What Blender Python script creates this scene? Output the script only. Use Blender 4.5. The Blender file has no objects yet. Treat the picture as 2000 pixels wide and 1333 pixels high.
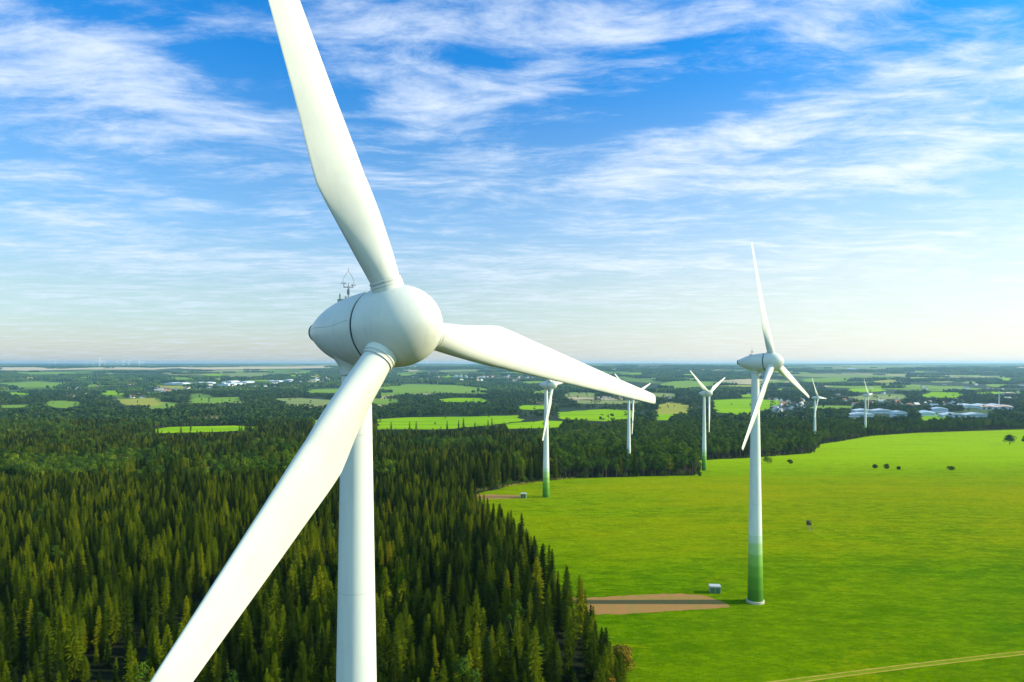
import bpy, math, random
import numpy as np
from mathutils import Matrix, Vector
S = bpy.context.scene
rnd = random.Random(7)
nr = np.random.RandomState(11)
R = math.radians
F = 1333.0                      # focal length in photo pixels (photo 2000 px wide)

# ------------------------------------------------------------------ camera
cam = bpy.data.objects.new('camera', bpy.data.cameras.new('camera'))
S.collection.objects.link(cam); S.camera = cam
cam.data.sensor_width = 36; cam.data.lens = 36*F/2000; cam.data.shift_y = 43.5/2000
cam.data.clip_start = .5; cam.data.clip_end = 90000
cam.location = (0, 0, 0); cam.rotation_euler = (R(90), 0, 0)

# ------------------------------------------------------------------ render / exposure
S.view_settings.view_transform = 'Standard'; S.view_settings.look = 'None'
S.view_settings.exposure = 0.8; S.view_settings.gamma = 1
S.cycles.max_bounces = 6; S.cycles.volume_bounces = 0
S.cycles.diffuse_bounces = 3; S.cycles.transparent_max_bounces = 8

SUN_EL = R(25)
# ------------------------------------------------------------------ node helper
class NT:
    def __init__(s, tree): s.t = tree; s.t.nodes.clear()
    def n(s, typ, ins=None, **props):
        nd = s.t.nodes.new(typ)
        for k, v in props.items(): setattr(nd, k, v)
        for k, v in (ins or {}).items(): s.set(nd.inputs[k], v)
        return nd
    def set(s, sock, v):
        if isinstance(v, bpy.types.NodeSocket): s.t.links.new(v, sock)
        elif isinstance(v, bpy.types.Node): s.t.links.new(v.outputs[0], sock)
        else: sock.default_value = v
    def m(s, op, a, b=0.0, c=0.0, clamp=False):
        nd = s.t.nodes.new('ShaderNodeMath'); nd.operation = op; nd.use_clamp = clamp
        for i, v in enumerate((a, b, c)): s.set(nd.inputs[i], v)
        return nd.outputs[0]
    def vm(s, op, a, b=(0, 0, 0)):
        nd = s.t.nodes.new('ShaderNodeVectorMath'); nd.operation = op
        s.set(nd.inputs[0], a); s.set(nd.inputs[1], b)
        return nd.outputs['Value'] if op in ('LENGTH', 'DOT_PRODUCT') else nd.outputs[0]
    def ss(s, v, a, b, c=0.0, d=1.0):
        nd = s.n('ShaderNodeMapRange', {'Value': v, 'From Min': a, 'From Max': b, 'To Min': c, 'To Max': d}, interpolation_type='SMOOTHSTEP')
        return nd.outputs[0]
    def noise(s, vec, scale, detail=4, rough=.5, dist=0.0):
        nd = s.n('ShaderNodeTexNoise', {'Vector': vec, 'Scale': scale, 'Detail': detail, 'Roughness': rough, 'Distortion': dist})
        return nd.outputs[0]
    def mix(s, f, a, b, mode='MIX'):
        nd = s.t.nodes.new('ShaderNodeMix'); nd.data_type = 'RGBA'; nd.blend_type = mode
        s.set(nd.inputs[0], f); s.set(nd.inputs[6], a); s.set(nd.inputs[7], b)
        return nd.outputs[2]
def col(r, g, b): return (r, g, b, 1)

# ------------------------------------------------------------------ sky
W = bpy.data.worlds.new('World'); S.world = W; W.use_nodes = True
t = NT(W.node_tree)
sky = t.n('ShaderNodeTexSky', sky_type='NISHITA', sun_disc=False, sun_elevation=SUN_EL, sun_rotation=R(90),
          altitude=200, air_density=1.0, dust_density=1.2, ozone_density=1.6)
d = t.n('ShaderNodeTexCoord').outputs['Generated']
sx = t.n('ShaderNodeSeparateXYZ', {0: d})
X, Y, Z = sx.outputs
hor = t.m('SQRT', t.m('ADD', t.m('MULTIPLY', X, X), t.m('MULTIPLY', Y, Y)))
az = t.m('ARCTAN2', X, Y)
el = t.m('DIVIDE', Z, t.m('MAXIMUM', hor, .05))
aze = t.n('ShaderNodeCombineXYZ', {0: az, 1: el}).outputs[0]
# planar cloud coordinates: a cirrus sheet high above
zz = t.m('ADD', t.m('MAXIMUM', Z, 0.0), .05)
pl = t.n('ShaderNodeCombineXYZ', {0: t.m('DIVIDE', X, zz), 1: t.m('DIVIDE', Y, zz)}).outputs[0]
def px_dir(px, py):
    dx = px-1000
    return math.atan2(dx, F), (710-py)/math.hypot(F, dx)
def blob(px, py, rx, ry, ang=0.0, amp=1.0):
    a, e = px_dir(px, py)
    v = t.n('ShaderNodeMapping', {'Vector': aze, 'Location': (a, e, 0), 'Rotation': (0, 0, R(ang)), 'Scale': (rx/F, ry/F, 1)}, vector_type='TEXTURE').outputs[0]
    ln = t.vm('LENGTH', v)
    return t.m('MULTIPLY', t.ss(ln, 1.0, 0.0), amp)
blobs = [ # px, py, rx, ry, tilt (deg, counter-clockwise up), amount
 (60, 110, 330, 150, -6, .75), (300, 120, 220, 90, -20, .25), (420, 225, 330, 80, -14, .42), (100, 260, 300, 70, 0, .25),
 (860, 40, 430, 80, -4, .62), (830, 190, 290, 120, -28, .58), (1040, 130, 190, 110, 20, .36), (1300, 30, 500, 70, 2, .42),
 (1225, 80, 130, 34, 0, .5), (1620, 40, 300, 90, 14, .45), (1830, 115, 190, 30, 4, .40), (1620, 225, 480, 70, 6, .44), (1920, 200, 300, 60, 10, .45),
 (1300, 300, 430, 70, 10, .38), (1240, 355, 330, 60, -2, .48), (1900, 295, 300, 55, 6, .5), (900, 340, 260, 55, 8, .34), (1560, 350, 420, 50, 4, .42),
 (1180, 440, 240, 22, -4, .42), (150, 440, 420, 60, -6, .36), (180, 350, 420, 40, -4, .22), (400, 520, 900, 50, 0, .34), (1100, 520, 800, 45, 0, .36),
 (1100, 580, 700, 30, -1, .26), (300, 585, 700, 40, 0, .26), (1720, 490, 500, 60, 2, .26),
 (1380, 190, 330, 75, 0, -.5), (460, 110, 190, 45, 0, -.45), (230, 30, 230, 30, 0, -.3), (130, 215, 300, 35, 0, -.22), (560, 300, 380, 40, 0, -.22), (960, 250, 300, 45, 20, -.3), (1560, 120, 180, 40, 0, -.2), (1100, 400, 500, 25, 0, -.2)]
mask = 0.0
for b in blobs: mask = t.m('ADD', blob(*b), mask)
warp = t.n('ShaderNodeTexNoise', {'Vector': pl, 'Scale': .9, 'Detail': 3}).outputs['Color']
wv = t.vm('MULTIPLY', t.vm('SUBTRACT', warp, (.5, .5, .5)), (.55, .55, 0))
plw = t.vm('ADD', pl, wv)
st = t.n('ShaderNodeMapping', {'Vector': plw, 'Rotation': (0, 0, R(-10)), 'Scale': (.8, 1.5, 1)}).outputs[0]
st2 = t.n('ShaderNodeMapping', {'Vector': plw, 'Rotation': (0, 0, R(18)), 'Scale': (1.1, 2.9, 1)}).outputs[0]
n1 = t.noise(st, 1.7, 10, .60, .15)
n2 = t.noise(st2, 2.6, 10, .64, .25)
n3 = t.noise(t.vm('MULTIPLY', plw, (1, 1.5, 1)), 6.5, 10, .72, .1)
fib = t.m('ADD', t.m('ADD', t.m('MULTIPLY', n1, .46), t.m('MULTIPLY', n2, .34)), t.m('MULTIPLY', n3, .26))
dens = t.m('ADD', t.m('MULTIPLY', t.m('SUBTRACT', fib, .515), 4.1), t.m('MULTIPLY', mask, .78))
dens = t.ss(dens, -.18, 1.15, 0.0, .95)
# thin veil that thickens towards the horizon and the sun
veil = t.ss(el, .46, -.02, 0.0, .55)
sunw = t.ss(X, -.35, .75, 0.0, 1.0)
tr_ = t.n('ShaderNodeValToRGB', {0: t.m('MULTIPLY', el, 1.6)}); tr_.color_ramp.interpolation = 'EASE'
tr_.color_ramp.elements.new(.12); tr_.color_ramp.elements.new(.35)
cr_ = tr_.color_ramp
for i_, (p_, c_) in enumerate([(0, (.60, .56, .52)), (.12, (.42, .60, .65)), (.35, (.12, .58, .92)), (.85, (.07, .63, 1.12))]):
    cr_.elements[i_].position = p_; cr_.elements[i_].color = (*c_, 1)
base = t.vm('MULTIPLY', t.vm('MULTIPLY', sky.outputs[0], tr_.outputs[0]), (2.0, 2.0, 2.0))
glow = t.mix(sunw, col(7.1, 7.8, 7.7), col(9.9, 9.9, 9.0))
base = t.mix(t.m('MULTIPLY', veil, t.m('ADD', .8, t.m('MULTIPLY', sunw, .55))), base, glow)
behind = t.m('MULTIPLY', t.ss(Y, .15, -.45), t.ss(el, -.05, .1))      # cyan fill light added to the unseen sky behind the viewer, lifts shaded sides
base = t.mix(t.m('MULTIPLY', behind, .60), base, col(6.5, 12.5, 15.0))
cc = t.mix(sunw, col(6.9, 8.0, 9.6), col(9.3, 9.8, 9.8))
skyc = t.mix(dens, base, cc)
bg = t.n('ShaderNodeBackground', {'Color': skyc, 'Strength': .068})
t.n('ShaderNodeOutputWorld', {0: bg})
# ------------------------------------------------------------------ sun
sl = bpy.data.lights.new('sun', 'SUN'); sl.energy = 4.2; sl.angle = R(.5); sl.color = (1, .88, .60)
so = bpy.data.objects.new('sun', sl); S.collection.objects.link(so)
so.rotation_euler = Vector((-math.cos(SUN_EL), 0, -math.sin(SUN_EL))).to_track_quat('-Z', 'Y').to_euler()

# ------------------------------------------------------------------ materials
MATS = {}
def mat(name, f, rough=.8, spec=.3, bump=None):
    m = bpy.data.materials.new(name); m.use_nodes = True
    t = NT(m.node_tree)
    p = t.n('ShaderNodeBsdfPrincipled', {'Roughness': rough, 'Specular IOR Level': spec})
    t.set(p.inputs['Base Color'], f(t))
    if bump:
        bn = t.n('ShaderNodeBump', {'Height': bump(t), 'Strength': .8, 'Distance': 1.6})
        t.set(p.inputs['Normal'], bn.outputs[0])
    t.n('ShaderNodeOutputMaterial', {0: p})
    MATS[name] = m
    return m
def pos(t): return t.n('ShaderNodeNewGeometry').outputs['Position']
def objc(t): return t.n('ShaderNodeTexCoord').outputs['Object']
def ramp(t, v, stops, interp='LINEAR'):
    r = t.n('ShaderNodeValToRGB', {0: v}); r.color_ramp.interpolation = interp
    e = r.color_ramp.elements
    while len(e) < len(stops): e.new(.5)
    for q, (p, c) in zip(e, stops): q.position = p; q.color = (*c, 1)
    return r.outputs[0]

def f_white(t):
    v = objc(t)
    n = t.noise(v, .35, 6, .6); n2 = t.noise(t.vm('MULTIPLY', v, (1, 1, .15)), 2.2, 5, .6)
    c = t.mix(t.ss(n, .4, .75), col(.63, .62, .555), col(.56, .56, .50))
    return t.mix(t.ss(n2, .52, .78, 0, .5), c, col(.46, .46, .40))
mat('white_gelcoat', f_white, .38, .45)
def f_tower(t):
    v = objc(t); z = t.n('ShaderNodeSeparateXYZ', {0: v}).outputs[2]
    n = t.noise(t.vm('MULTIPLY', v, (1, 1, .12)), 1.3, 5, .6)
    w = t.mix(t.ss(n, .35, .8), col(.65, .66, .61), col(.57, .585, .55))
    k = t.m('DIVIDE', t.m('ADD', z, t.m('MULTIPLY', t.m('SUBTRACT', n, .5), .25)), 20)
    g = ramp(t, k, [(0, (.045, .15, .006)), (.14, (.05, .165, .007)), (.18, (.075, .21, .010)), (.32, (.08, .22, .012)), (.36, (.12, .28, .02)), (.48, (.13, .29, .025)), (.52, (.20, .37, .06)), (.64, (.21, .38, .07)), (.68, (.33, .48, .18)), (.80, (.34, .49, .19)), (.84, (.48, .57, .40)), (.92, (.50, .58, .43))])
    seam = t.m('LESS_THAN', t.m('ABSOLUTE', t.m('SUBTRACT', t.m('FRACT', t.m('DIVIDE', z, 11.0)), .5)), .0035)
    w = t.mix(t.m('MULTIPLY', seam, .35), w, col(.35, .36, .36))
    return t.mix(t.m('GREATER_THAN', k, .93), g, w)
mat('tower_paint', f_tower, .45, .4)
mat('dark_gap', lambda t: t.mix(t.noise(objc(t), 3), col(.012, .03, .05), col(.02, .05, .08)), .6)
mat('grey_metal', lambda t: t.mix(t.noise(objc(t), 9), col(.16, .17, .20), col(.26, .27, .30)), .4, .5)
mat('collar_grey', lambda t: t.mix(t.noise(objc(t), 4), col(.42, .42, .40), col(.52, .52, .48)), .5)
mat('pale_concrete', lambda t: t.mix(t.noise(pos(t), 1.2, 5), col(.55, .50, .38), col(.38, .34, .26)), .9)
mat('cream_box', lambda t: t.mix(t.noise(objc(t), .9, 4), col(.34, .36, .28), col(.26, .29, .22)), .6)
mat('box_roof', lambda t: t.mix(t.noise(objc(t), 2, 4), col(.50, .51, .49), col(.38, .39, .37)), .6)
mat('green_door', lambda t: t.mix(t.noise(objc(t), 2, 4), col(.06, .12, .05), col(.09, .16, .07)), .6)
mat('dark_wood', lambda t: t.mix(t.noise(t.vm('MULTIPLY', objc(t), (1, 1, 6)), 3, 4), col(.03, .028, .02), col(.06, .05, .035)), .8)
mat('pole_wood', lambda t: t.mix(t.noise(t.vm('MULTIPLY', objc(t), (6, 6, 1)), 3, 4), col(.22, .17, .09), col(.34, .27, .15)), .8)

def foliage(name, stops, tiny=.25):
    def f(t):
        oi = t.n('ShaderNodeObjectInfo').outputs['Random']
        n = t.noise(pos(t), .035, 3)
        n2 = t.noise(objc(t), 1.4, 3)
        k = t.m('ADD', t.m('MULTIPLY', oi, .62), t.m('ADD', t.m('MULTIPLY', t.m('SUBTRACT', n, .5), .9), .19))
        k = t.m('ADD', k, t.m('MULTIPLY', t.m('SUBTRACT', n2, .5), tiny))
        return ramp(t, k, stops)
    m = mat(name, f, .8, .04)
    return m
foliage('spruce_needles', [(0, (.005, .012, .001)), (.32, (.012, .026, .001)), (.54, (.044, .070, .001)), (.75, (.118, .150, .001)), (.9, (.20, .20, .001)), (1, (.20, .13, .004))])
foliage('leaf_green', [(0, (.010, .030, .006)), (.3, (.028, .062, .007)), (.6, (.062, .112, .007)), (.85, (.12, .165, .007)), (.95, (.16, .16, .010)), (1, (.19, .12, .02))])
foliage('leaf_dark', [(0, (.014, .030, .012)), (.5, (.026, .050, .015)), (1, (.05, .075, .016))])
foliage('leaf_valley', [(0, (.010, .028, .014)), (.35, (.022, .052, .018)), (.6, (.045, .085, .018)), (.85, (.085, .13, .018)), (1, (.13, .15, .02))])
foliage('leaf_autumn', [(0, (.10, .09, .008)), (.35, (.20, .13, .010)), (.7, (.34, .16, .012)), (1, (.40, .20, .015))], .8)
mat('bark', lambda t: t.mix(t.noise(t.vm('MULTIPLY', objc(t), (6, 6, 1)), 2, 5), col(.05, .036, .025), col(.12, .088, .06)), .9)

def f_ground(t):
    p = pos(t); s = t.n('ShaderNodeSeparateXYZ', {0: p}); y = s.outputs[1]
    n = t.noise(p, .05, 6, .6)
    near = t.mix(n, col(.006, .010, .003), col(.018, .022, .006))
    pv = t.vm('ADD', t.vm('MULTIPLY', p, (.0016, .0007, 0)), t.vm('MULTIPLY', t.n('ShaderNodeTexNoise', {'Vector': p, 'Scale': .0006, 'Detail': 2}).outputs['Color'], (1.2, 1.2, 0)))
    v = t.n('ShaderNodeTexVoronoi', {'Vector': pv, 'Scale': 1.0}, feature='F1')
    vc = t.n('ShaderNodeSeparateColor', {0: v.outputs['Color']}).outputs[0]
    far = ramp(t, vc, [(0, (.02, .04, .014)), (.40, (.05, .09, .02)), (.58, (.12, .20, .02)), (.76, (.18, .28, .02)), (.86, (.34, .32, .12)), (.94, (.46, .37, .2))], 'CONSTANT')
    far = t.mix(t.ss(t.noise(p, .004, 6, .7), .48, .62), far, col(.022, .045, .016))
    return t.mix(t.ss(y, 1350, 2000), near, far)
mat('ground_soil', f_ground, .95, .1)
def f_meadow(t):
    p = pos(t); s = t.n('ShaderNodeSeparateXYZ', {0: p}); y = s.outputs[1]
    big = t.noise(t.vm('MULTIPLY', p, (.6, 1.5, 1)), .012, 5, .6)
    med = t.noise(t.vm('MULTIPLY', p, (.7, 1.4, 1)), .09, 6, .7, .4)
    fine = t.noise(t.vm('MULTIPLY', p, (.55, 1.2, 1)), .8, 6, .75)
    med2 = t.noise(t.vm('MULTIPLY', p, (.6, 1.3, 1)), .22, 7, .8, .4)
    lush = col(.235, .370, .0005); dry = col(.37, .36, .0005); bright = col(.38, .56, .0005); dark = col(.068, .165, .0005)
    band = t.ss(t.m('ABSOLUTE', t.m('SUBTRACT', y, 395)), 190, 40)       # drier strip across the meadow
    side = t.ss(s.outputs[0], 10, 150)
    lush = t.mix(t.m('MULTIPLY', t.ss(y, 330, 140, 0, 1.0), t.ss(big, .2, .7, .75, 1)), lush, col(.125, .255, .0005))
    c = t.mix(t.ss(med, .44, .66, 0, .9), lush, dark)
    c = t.mix(t.ss(t.noise(p, .035, 6, .7), .54, .66, 0, .45), c, dry)
    k = t.m('MULTIPLY', t.m('ADD', .30, t.m('MULTIPLY', side, .55)), band)
    c = t.mix(t.m('MULTIPLY', t.ss(big, .62, .38), t.m('ADD', k, .16)), c, dry)
    c = t.mix(t.m('MULTIPLY', t.m('ADD', k, .05), .55), c, dry)
    c = t.mix(t.m('MULTIPLY', t.ss(y, 480, 800), t.ss(big, .25, .62, .55, 1.0)), c, bright)
    c = t.mix(t.m('MULTIPLY', t.ss(med2, .55, .44), t.m('MULTIPLY', t.ss(big, .3, .7, .35, 1.0), t.ss(y, 560, 140, .15, .95))), c, col(.07, .17, .0005))
    return t.mix(t.ss(fine, .25, .72), t.mix(.58, c, col(.04, .11, .0005)), c)
def b_meadow(t):
    p = pos(t)
    return t.m('ADD', t.m('MULTIPLY', t.noise(t.vm('MULTIPLY', p, (.6, 1.3, 1)), .35, 6, .75), 1.1), t.m('MULTIPLY', t.noise(p, 1.6, 4, .7), .35))
mat('meadow_grass', f_meadow, .95, 0.0, b_meadow)
def f_field(a, b):
    def f(t):
        p = pos(t)
        n = t.noise(t.vm('MULTIPLY', p, (.4, 1.6, 1)), .008, 6, .65)
        return t.mix(t.ss(n, .35, .65), a, b)
    return f
mat('field_bright', f_field(col(.26, .42, .004), col(.17, .33, .004)), .9, 0)
mat('field_green', f_field(col(.14, .25, .015), col(.19, .29, .02)), .9, .1)
mat('field_dull', f_field(col(.16, .22, .05), col(.24, .26, .08)), .9, .1)
mat('field_yellow', f_field(col(.33, .30, .03), col(.27, .28, .03)), .9, .1)
mat('field_stubble', f_field(col(.62, .46, .27), col(.50, .40, .24)), .95, .1)
mat('gravel', lambda t: t.mix(t.ss(t.noise(pos(t), .22, 7, .7), .38, .62), col(.34, .165, .055), t.mix(t.noise(pos(t), 1.7, 5), col(.18, .16, .02), col(.36, .19, .07))), .95, .1)
mat('sandy', lambda t: t.mix(t.ss(t.noise(pos(t), .12, 7, .7), .4, .65), col(.36, .25, .09), col(.18, .20, .03)), .95, .1)
mat('wheel_rut', lambda t: t.mix(t.ss(t.noise(pos(t), .5, 7, .7), .3, .7), col(.40, .30, .06), col(.28, .25, .02)), .95, .0)
mat('track_grass', lambda t: t.mix(t.ss(t.noise(pos(t), .5, 7, .7), .3, .7), col(.20, .25, .01), col(.14, .22, .005)), .95, .0)
mat('plaster', lambda t: t.mix(t.n('ShaderNodeObjectInfo').outputs['Random'], col(.75, .72, .66), col(.50, .46, .42)), .8)
mat('roof_tile', lambda t: ramp(t, t.n('ShaderNodeObjectInfo').outputs['Random'], [(0, (.06, .065, .09)), (.35, (.10, .11, .15)), (.55, (.20, .09, .06)), (.75, (.36, .14, .08)), (.88, (.55, .52, .5))], 'CONSTANT'), .7)
mat('hall_wall', lambda t: t.mix(t.noise(objc(t), .05, 3), col(.50, .54, .58), col(.70, .72, .73)), .6)
mat('hall_roof', lambda t: t.mix(t.noise(t.vm('MULTIPLY', pos(t), (1, .2, 1)), .06, 3), col(.66, .69, .72), col(.46, .51, .57)), .5)
mat('hall_roof_blue', lambda t: t.mix(t.noise(t.vm('MULTIPLY', pos(t), (1, .2, 1)), .06, 3), col(.38, .47, .58), col(.52, .60, .68)), .5)
mat('hall_roof_red', lambda t: t.mix(t.noise(t.vm('MULTIPLY', pos(t), (1, .2, 1)), .06, 3), col(.62, .36, .26), col(.70, .48, .38)), .5)
mat('window_dark', lambda t: t.mix(t.noise(objc(t), .3, 2), col(.03, .05, .08), col(.07, .1, .14)), .2, .6)

# ------------------------------------------------------------------ terrain
PY = np.array([-3000, 0, 196, 402, 600, 1025, 1150, 1300, 1600, 2035, 3000, 4000, 5000, 7000, 9000, 12000, 16000, 20000, 30000, 36000.])
PZ = np.array([-67, -67, -67.8, -79, -94.5, -120.5, -121.6, -125.5, -133, -145, -155, -158, -150, -125, -88, -60, -43, -31, -2, -2.])
_g = np.concatenate([np.arange(-3000, 2600, 10.), np.geomspace(2600, 36000, 400)])
_z = np.interp(_g, PY, PZ)
_s = _z.copy()
for i, yy in enumerate(_g):      # smooth the profile
    w = 45 + max(0, yy-1000)*.10
    k = np.exp(-((_g-yy)/w)**2) * np.gradient(_g)
    _s[i] = (k*_z).sum()/k.sum()
def zg(x, y):
    x = np.asarray(x, float); y = np.asarray(y, float)
    z = np.interp(y, _g, _s)
    a = np.clip((y-2500)/4000, 0, 1)
    z = z + a*(5*np.sin(x/900+1.3)*np.sin(y/1100) + 4*np.sin(x/2300-.4))
    z = z + np.clip((y-8000)/6000, 0, 1)*(7*np.sin(x/3100+2) + 4*np.sin(x/1300))*np.clip((34000-y)/14000, 0, 1)
    return z
def ground_at(px, py):
    """world point on the terrain seen at a photo pixel"""
    ys = np.concatenate([np.arange(40, 2600, 2.), np.geomspace(2600, 30000, 1500)])
    xs = ys*(px-1000)/F
    rows = 710 - F*zg(xs, ys)/ys
    i = int(np.argmax(rows <= py)) if (rows <= py).any() else len(ys)-1
    if i > 0:
        f_ = (rows[i-1]-py)/max(1e-6, rows[i-1]-rows[i]); yy = ys[i-1]+(ys[i]-ys[i-1])*min(1, max(0, f_))
    else: yy = ys[0]
    return float(yy*(px-1000)/F), float(yy)

# ------------------------------------------------------------------ object helpers
C = S.collection
def tagp(o, label=None, cat=None, group=None, kind=None):
    if label: o['label'] = label
    if cat: o['category'] = cat
    if group: o['group'] = group
    if kind: o['kind'] = kind
    return o
def mesh(name, vs, fs, m, smooth=False, mi=None):
    me = bpy.data.meshes.new(name); me.from_pydata([tuple(map(float, v)) for v in vs], [], fs)
    for mm in (m if isinstance(m, (list, tuple)) else [m]): me.materials.append(MATS[mm])
    if mi is not None: me.polygons.foreach_set('material_index', mi)
    if smooth: me.polygons.foreach_set('use_smooth', [True]*len(me.polygons))
    me.update(); return me
def link(name, me, parent=None, mtx=None):
    o = bpy.data.objects.new(name, me); C.objects.link(o)
    if parent: o.parent = parent
    if mtx is not None: o.matrix_local = mtx
    return o
def empty(name, loc=(0, 0, 0), rz=0):
    o = bpy.data.objects.new(name, None); C.objects.link(o); o.location = loc; o.rotation_euler = (0, 0, rz)
    o.empty_display_size = 1
    return o
class MB:
    def __init__(s): s.v = []; s.f = []; s.mi = []
    def add(s, vs, fs, k=0):
        n = len(s.v); s.v += [tuple(v) for v in vs]; s.f += [tuple(i+n for i in f) for f in fs]; s.mi += [k]*len(fs)
    def box(s, x0, x1, y0, y1, z0, z1, k=0):
        s.add([(x, y, z) for z in (z0, z1) for y in (y0, y1) for x in (x0, x1)],
              [(0, 2, 3, 1), (4, 5, 7, 6), (0, 1, 5, 4), (2, 6, 7, 3), (0, 4, 6, 2), (1, 3, 7, 5)], k)
    def tube(s, a, b, ra, rb=None, n=8, k=0, cap=True):
        a = Vector(a); b = Vector(b); rb = ra if rb is None else rb
        d_ = (b-a).normalized(); q = d_.to_track_quat('Z', 'Y')
        vs = []
        for c, r in ((a, ra), (b, rb)):
            for i in range(n):
                w = 2*math.pi*i/n; vs.append(c + q @ Vector((r*math.cos(w), r*math.sin(w), 0)))
        fs = [(i, (i+1) % n, n+(i+1) % n, n+i) for i in range(n)]
        if cap: fs += [tuple(range(n-1, -1, -1)), tuple(range(n, 2*n))]
        s.add(vs, fs, k)
    def lathe(s, prof, n=24, axis='Z', k=0, cap0=True, cap1=True):
        vs = []
        for h, r in prof:
            for i in range(n):
                w = 2*math.pi*i/n; a, b = r*math.cos(w), r*math.sin(w)
                vs.append((a, b, h) if axis == 'Z' else (h, a, b))
        fs = [(j*n+i, j*n+(i+1) % n, (j+1)*n+(i+1) % n, (j+1)*n+i) for j in range(len(prof)-1) for i in range(n)]
        if cap0: fs.append(tuple(range(n-1, -1, -1)))
        if cap1: fs.append(tuple(range((len(prof)-1)*n, len(prof)*n)))
        s.add(vs, fs, k)
    def mesh(s, name, m, smooth=False): return mesh(name, s.v, s.f, m, smooth, s.mi if isinstance(m, (list, tuple)) else None)
def autosmooth(me, ang=40):
    me.polygons.foreach_set('use_smooth', [True]*len(me.polygons))
    import bmesh
    bm = bmesh.new(); bm.from_mesh(me); bmesh.ops.recalc_face_normals(bm, faces=bm.faces)
    for e in bm.edges:
        if len(e.link_faces) == 2 and e.calc_face_angle(0) > R(ang): e.smooth = False
    bm.to_mesh(me); bm.free(); return me

# ------------------------------------------------------------------ ground sheet
gy = np.concatenate([np.arange(-3000, -200, 200.), np.arange(-200, 1400, 10.), np.arange(1400, 2600, 25.), np.geomspace(2600, 30000, 70)])
gx = np.concatenate([-np.geomspace(24000, 700, 36), np.arange(-680, 681, 20.), np.geomspace(700, 24000, 36)])
GX, GY = np.meshgrid(gx, gy); GZ = zg(GX, GY)
nx = len(gx)
gv = np.stack([GX.ravel(), GY.ravel(), GZ.ravel()], 1)
gf = [(j*nx+i, j*nx+i+1, (j+1)*nx+i+1, (j+1)*nx+i) for j in range(len(gy)-1) for i in range(nx-1)]
tagp(link('ground', mesh('ground', gv, gf, 'ground_soil', True)), kind='structure')
def gz_sheet(x, y):
    """height of the ground sheet itself (bilinear between its grid lines)"""
    i = min(len(gx)-2, max(0, int(np.searchsorted(gx, x)-1))); j = min(len(gy)-2, max(0, int(np.searchsorted(gy, y)-1)))
    a = (x-gx[i])/(gx[i+1]-gx[i]); b = (y-gy[j])/(gy[j+1]-gy[j])
    return float((GZ[j, i]*(1-a)+GZ[j, i+1]*a)*(1-b)+(GZ[j+1, i]*(1-a)+GZ[j+1, i+1]*a)*b)
def drape(name, pts, m, off, jitter=0.0):
    """a polygon cut along the ground grid lines and laid just above the ground"""
    import bmesh
    if jitter:
        q = []
        for i in range(len(pts)):
            a = pts[i]; b = pts[(i+1) % len(pts)]; L = math.hypot(b[0]-a[0], b[1]-a[1]); n = max(1, min(40, int(L/(jitter*4))))
            for k in range(n):
                u = k/n; q.append((a[0]+(b[0]-a[0])*u+(rnd.uniform(-1, 1)*jitter if k else 0), a[1]+(b[1]-a[1])*u+(rnd.uniform(-1, 1)*jitter if k else 0)))
        pts = q
    bm = bmesh.new()
    vs = [bm.verts.new((x, y, 0)) for x, y in pts]
    f = bm.faces.new(vs); bmesh.ops.triangulate(bm, faces=[f])
    x0, x1 = min(p[0] for p in pts), max(p[0] for p in pts); y0, y1 = min(p[1] for p in pts), max(p[1] for p in pts)
    for g in gx:
        if x0 < g < x1: bmesh.ops.bisect_plane(bm, geom=bm.verts[:]+bm.edges[:]+bm.faces[:], plane_co=(g, 0, 0), plane_no=(1, 0, 0))
    for g in gy:
        if y0 < g < y1: bmesh.ops.bisect_plane(bm, geom=bm.verts[:]+bm.edges[:]+bm.faces[:], plane_co=(0, g, 0), plane_no=(0, 1, 0))
    for v in bm.verts: v.co.z = gz_sheet(v.co.x, v.co.y)+off
    bmesh.ops.recalc_face_normals(bm, faces=bm.faces)
    me = bpy.data.meshes.new(name); bm.to_mesh(me); bm.free()
    if me.polygons[0].normal.z < 0: me.flip_normals()
    me.materials.append(MATS[m]); me.polygons.foreach_set('use_smooth', [True]*len(me.polygons))
    return tagp(link(name, me), kind='structure')

def top_point(px, py, h):
    """world x,y of something h metres tall on the near plateau whose top is seen at the pixel"""
    y = 60.
    for _ in range(60): y = -F*(float(zg(0, y))+h)/(py-710)
    return (px-1000)/F*y, y
edge = [(28, 40), (27, 90)] + [top_point(px, py, 12.6) for px, py in [(1236, 1262), (1208, 1195), (1170, 1150), (1096, 1092), (1040, 1040), (988, 1000), (938, 966)]] + [(-18, 345)]
edge = sorted(edge, key=lambda p: p[1])
G = ground_at
meadow_poly = edge + [G(926, 968), G(1000, 947), G(1110, 935), G(1230, 932), G(1357, 929), G(1364, 913), G(1336, 901), G(1460, 895), G(1582, 886),
                      G(1600, 868), G(1700, 852), G(1790, 846), G(2000, 839), G(2400, 832)] + [(1500, 900), (900, -200), (40, -200)]
drape('meadow', meadow_poly, 'meadow_grass', .06, 2.2)
def inside(poly, x, y):
    x = np.asarray(x, float); y = np.asarray(y, float); r = np.zeros(x.shape, bool)
    n = len(poly)
    for i in range(n):
        (x0, y0), (x1, y1) = poly[i], poly[(i+1) % n]
        if y0 == y1: continue
        c = ((y0 > y) != (y1 > y)) & (x < (x1-x0)*(y-y0)/(y1-y0)+x0); r ^= c
    return r

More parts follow.
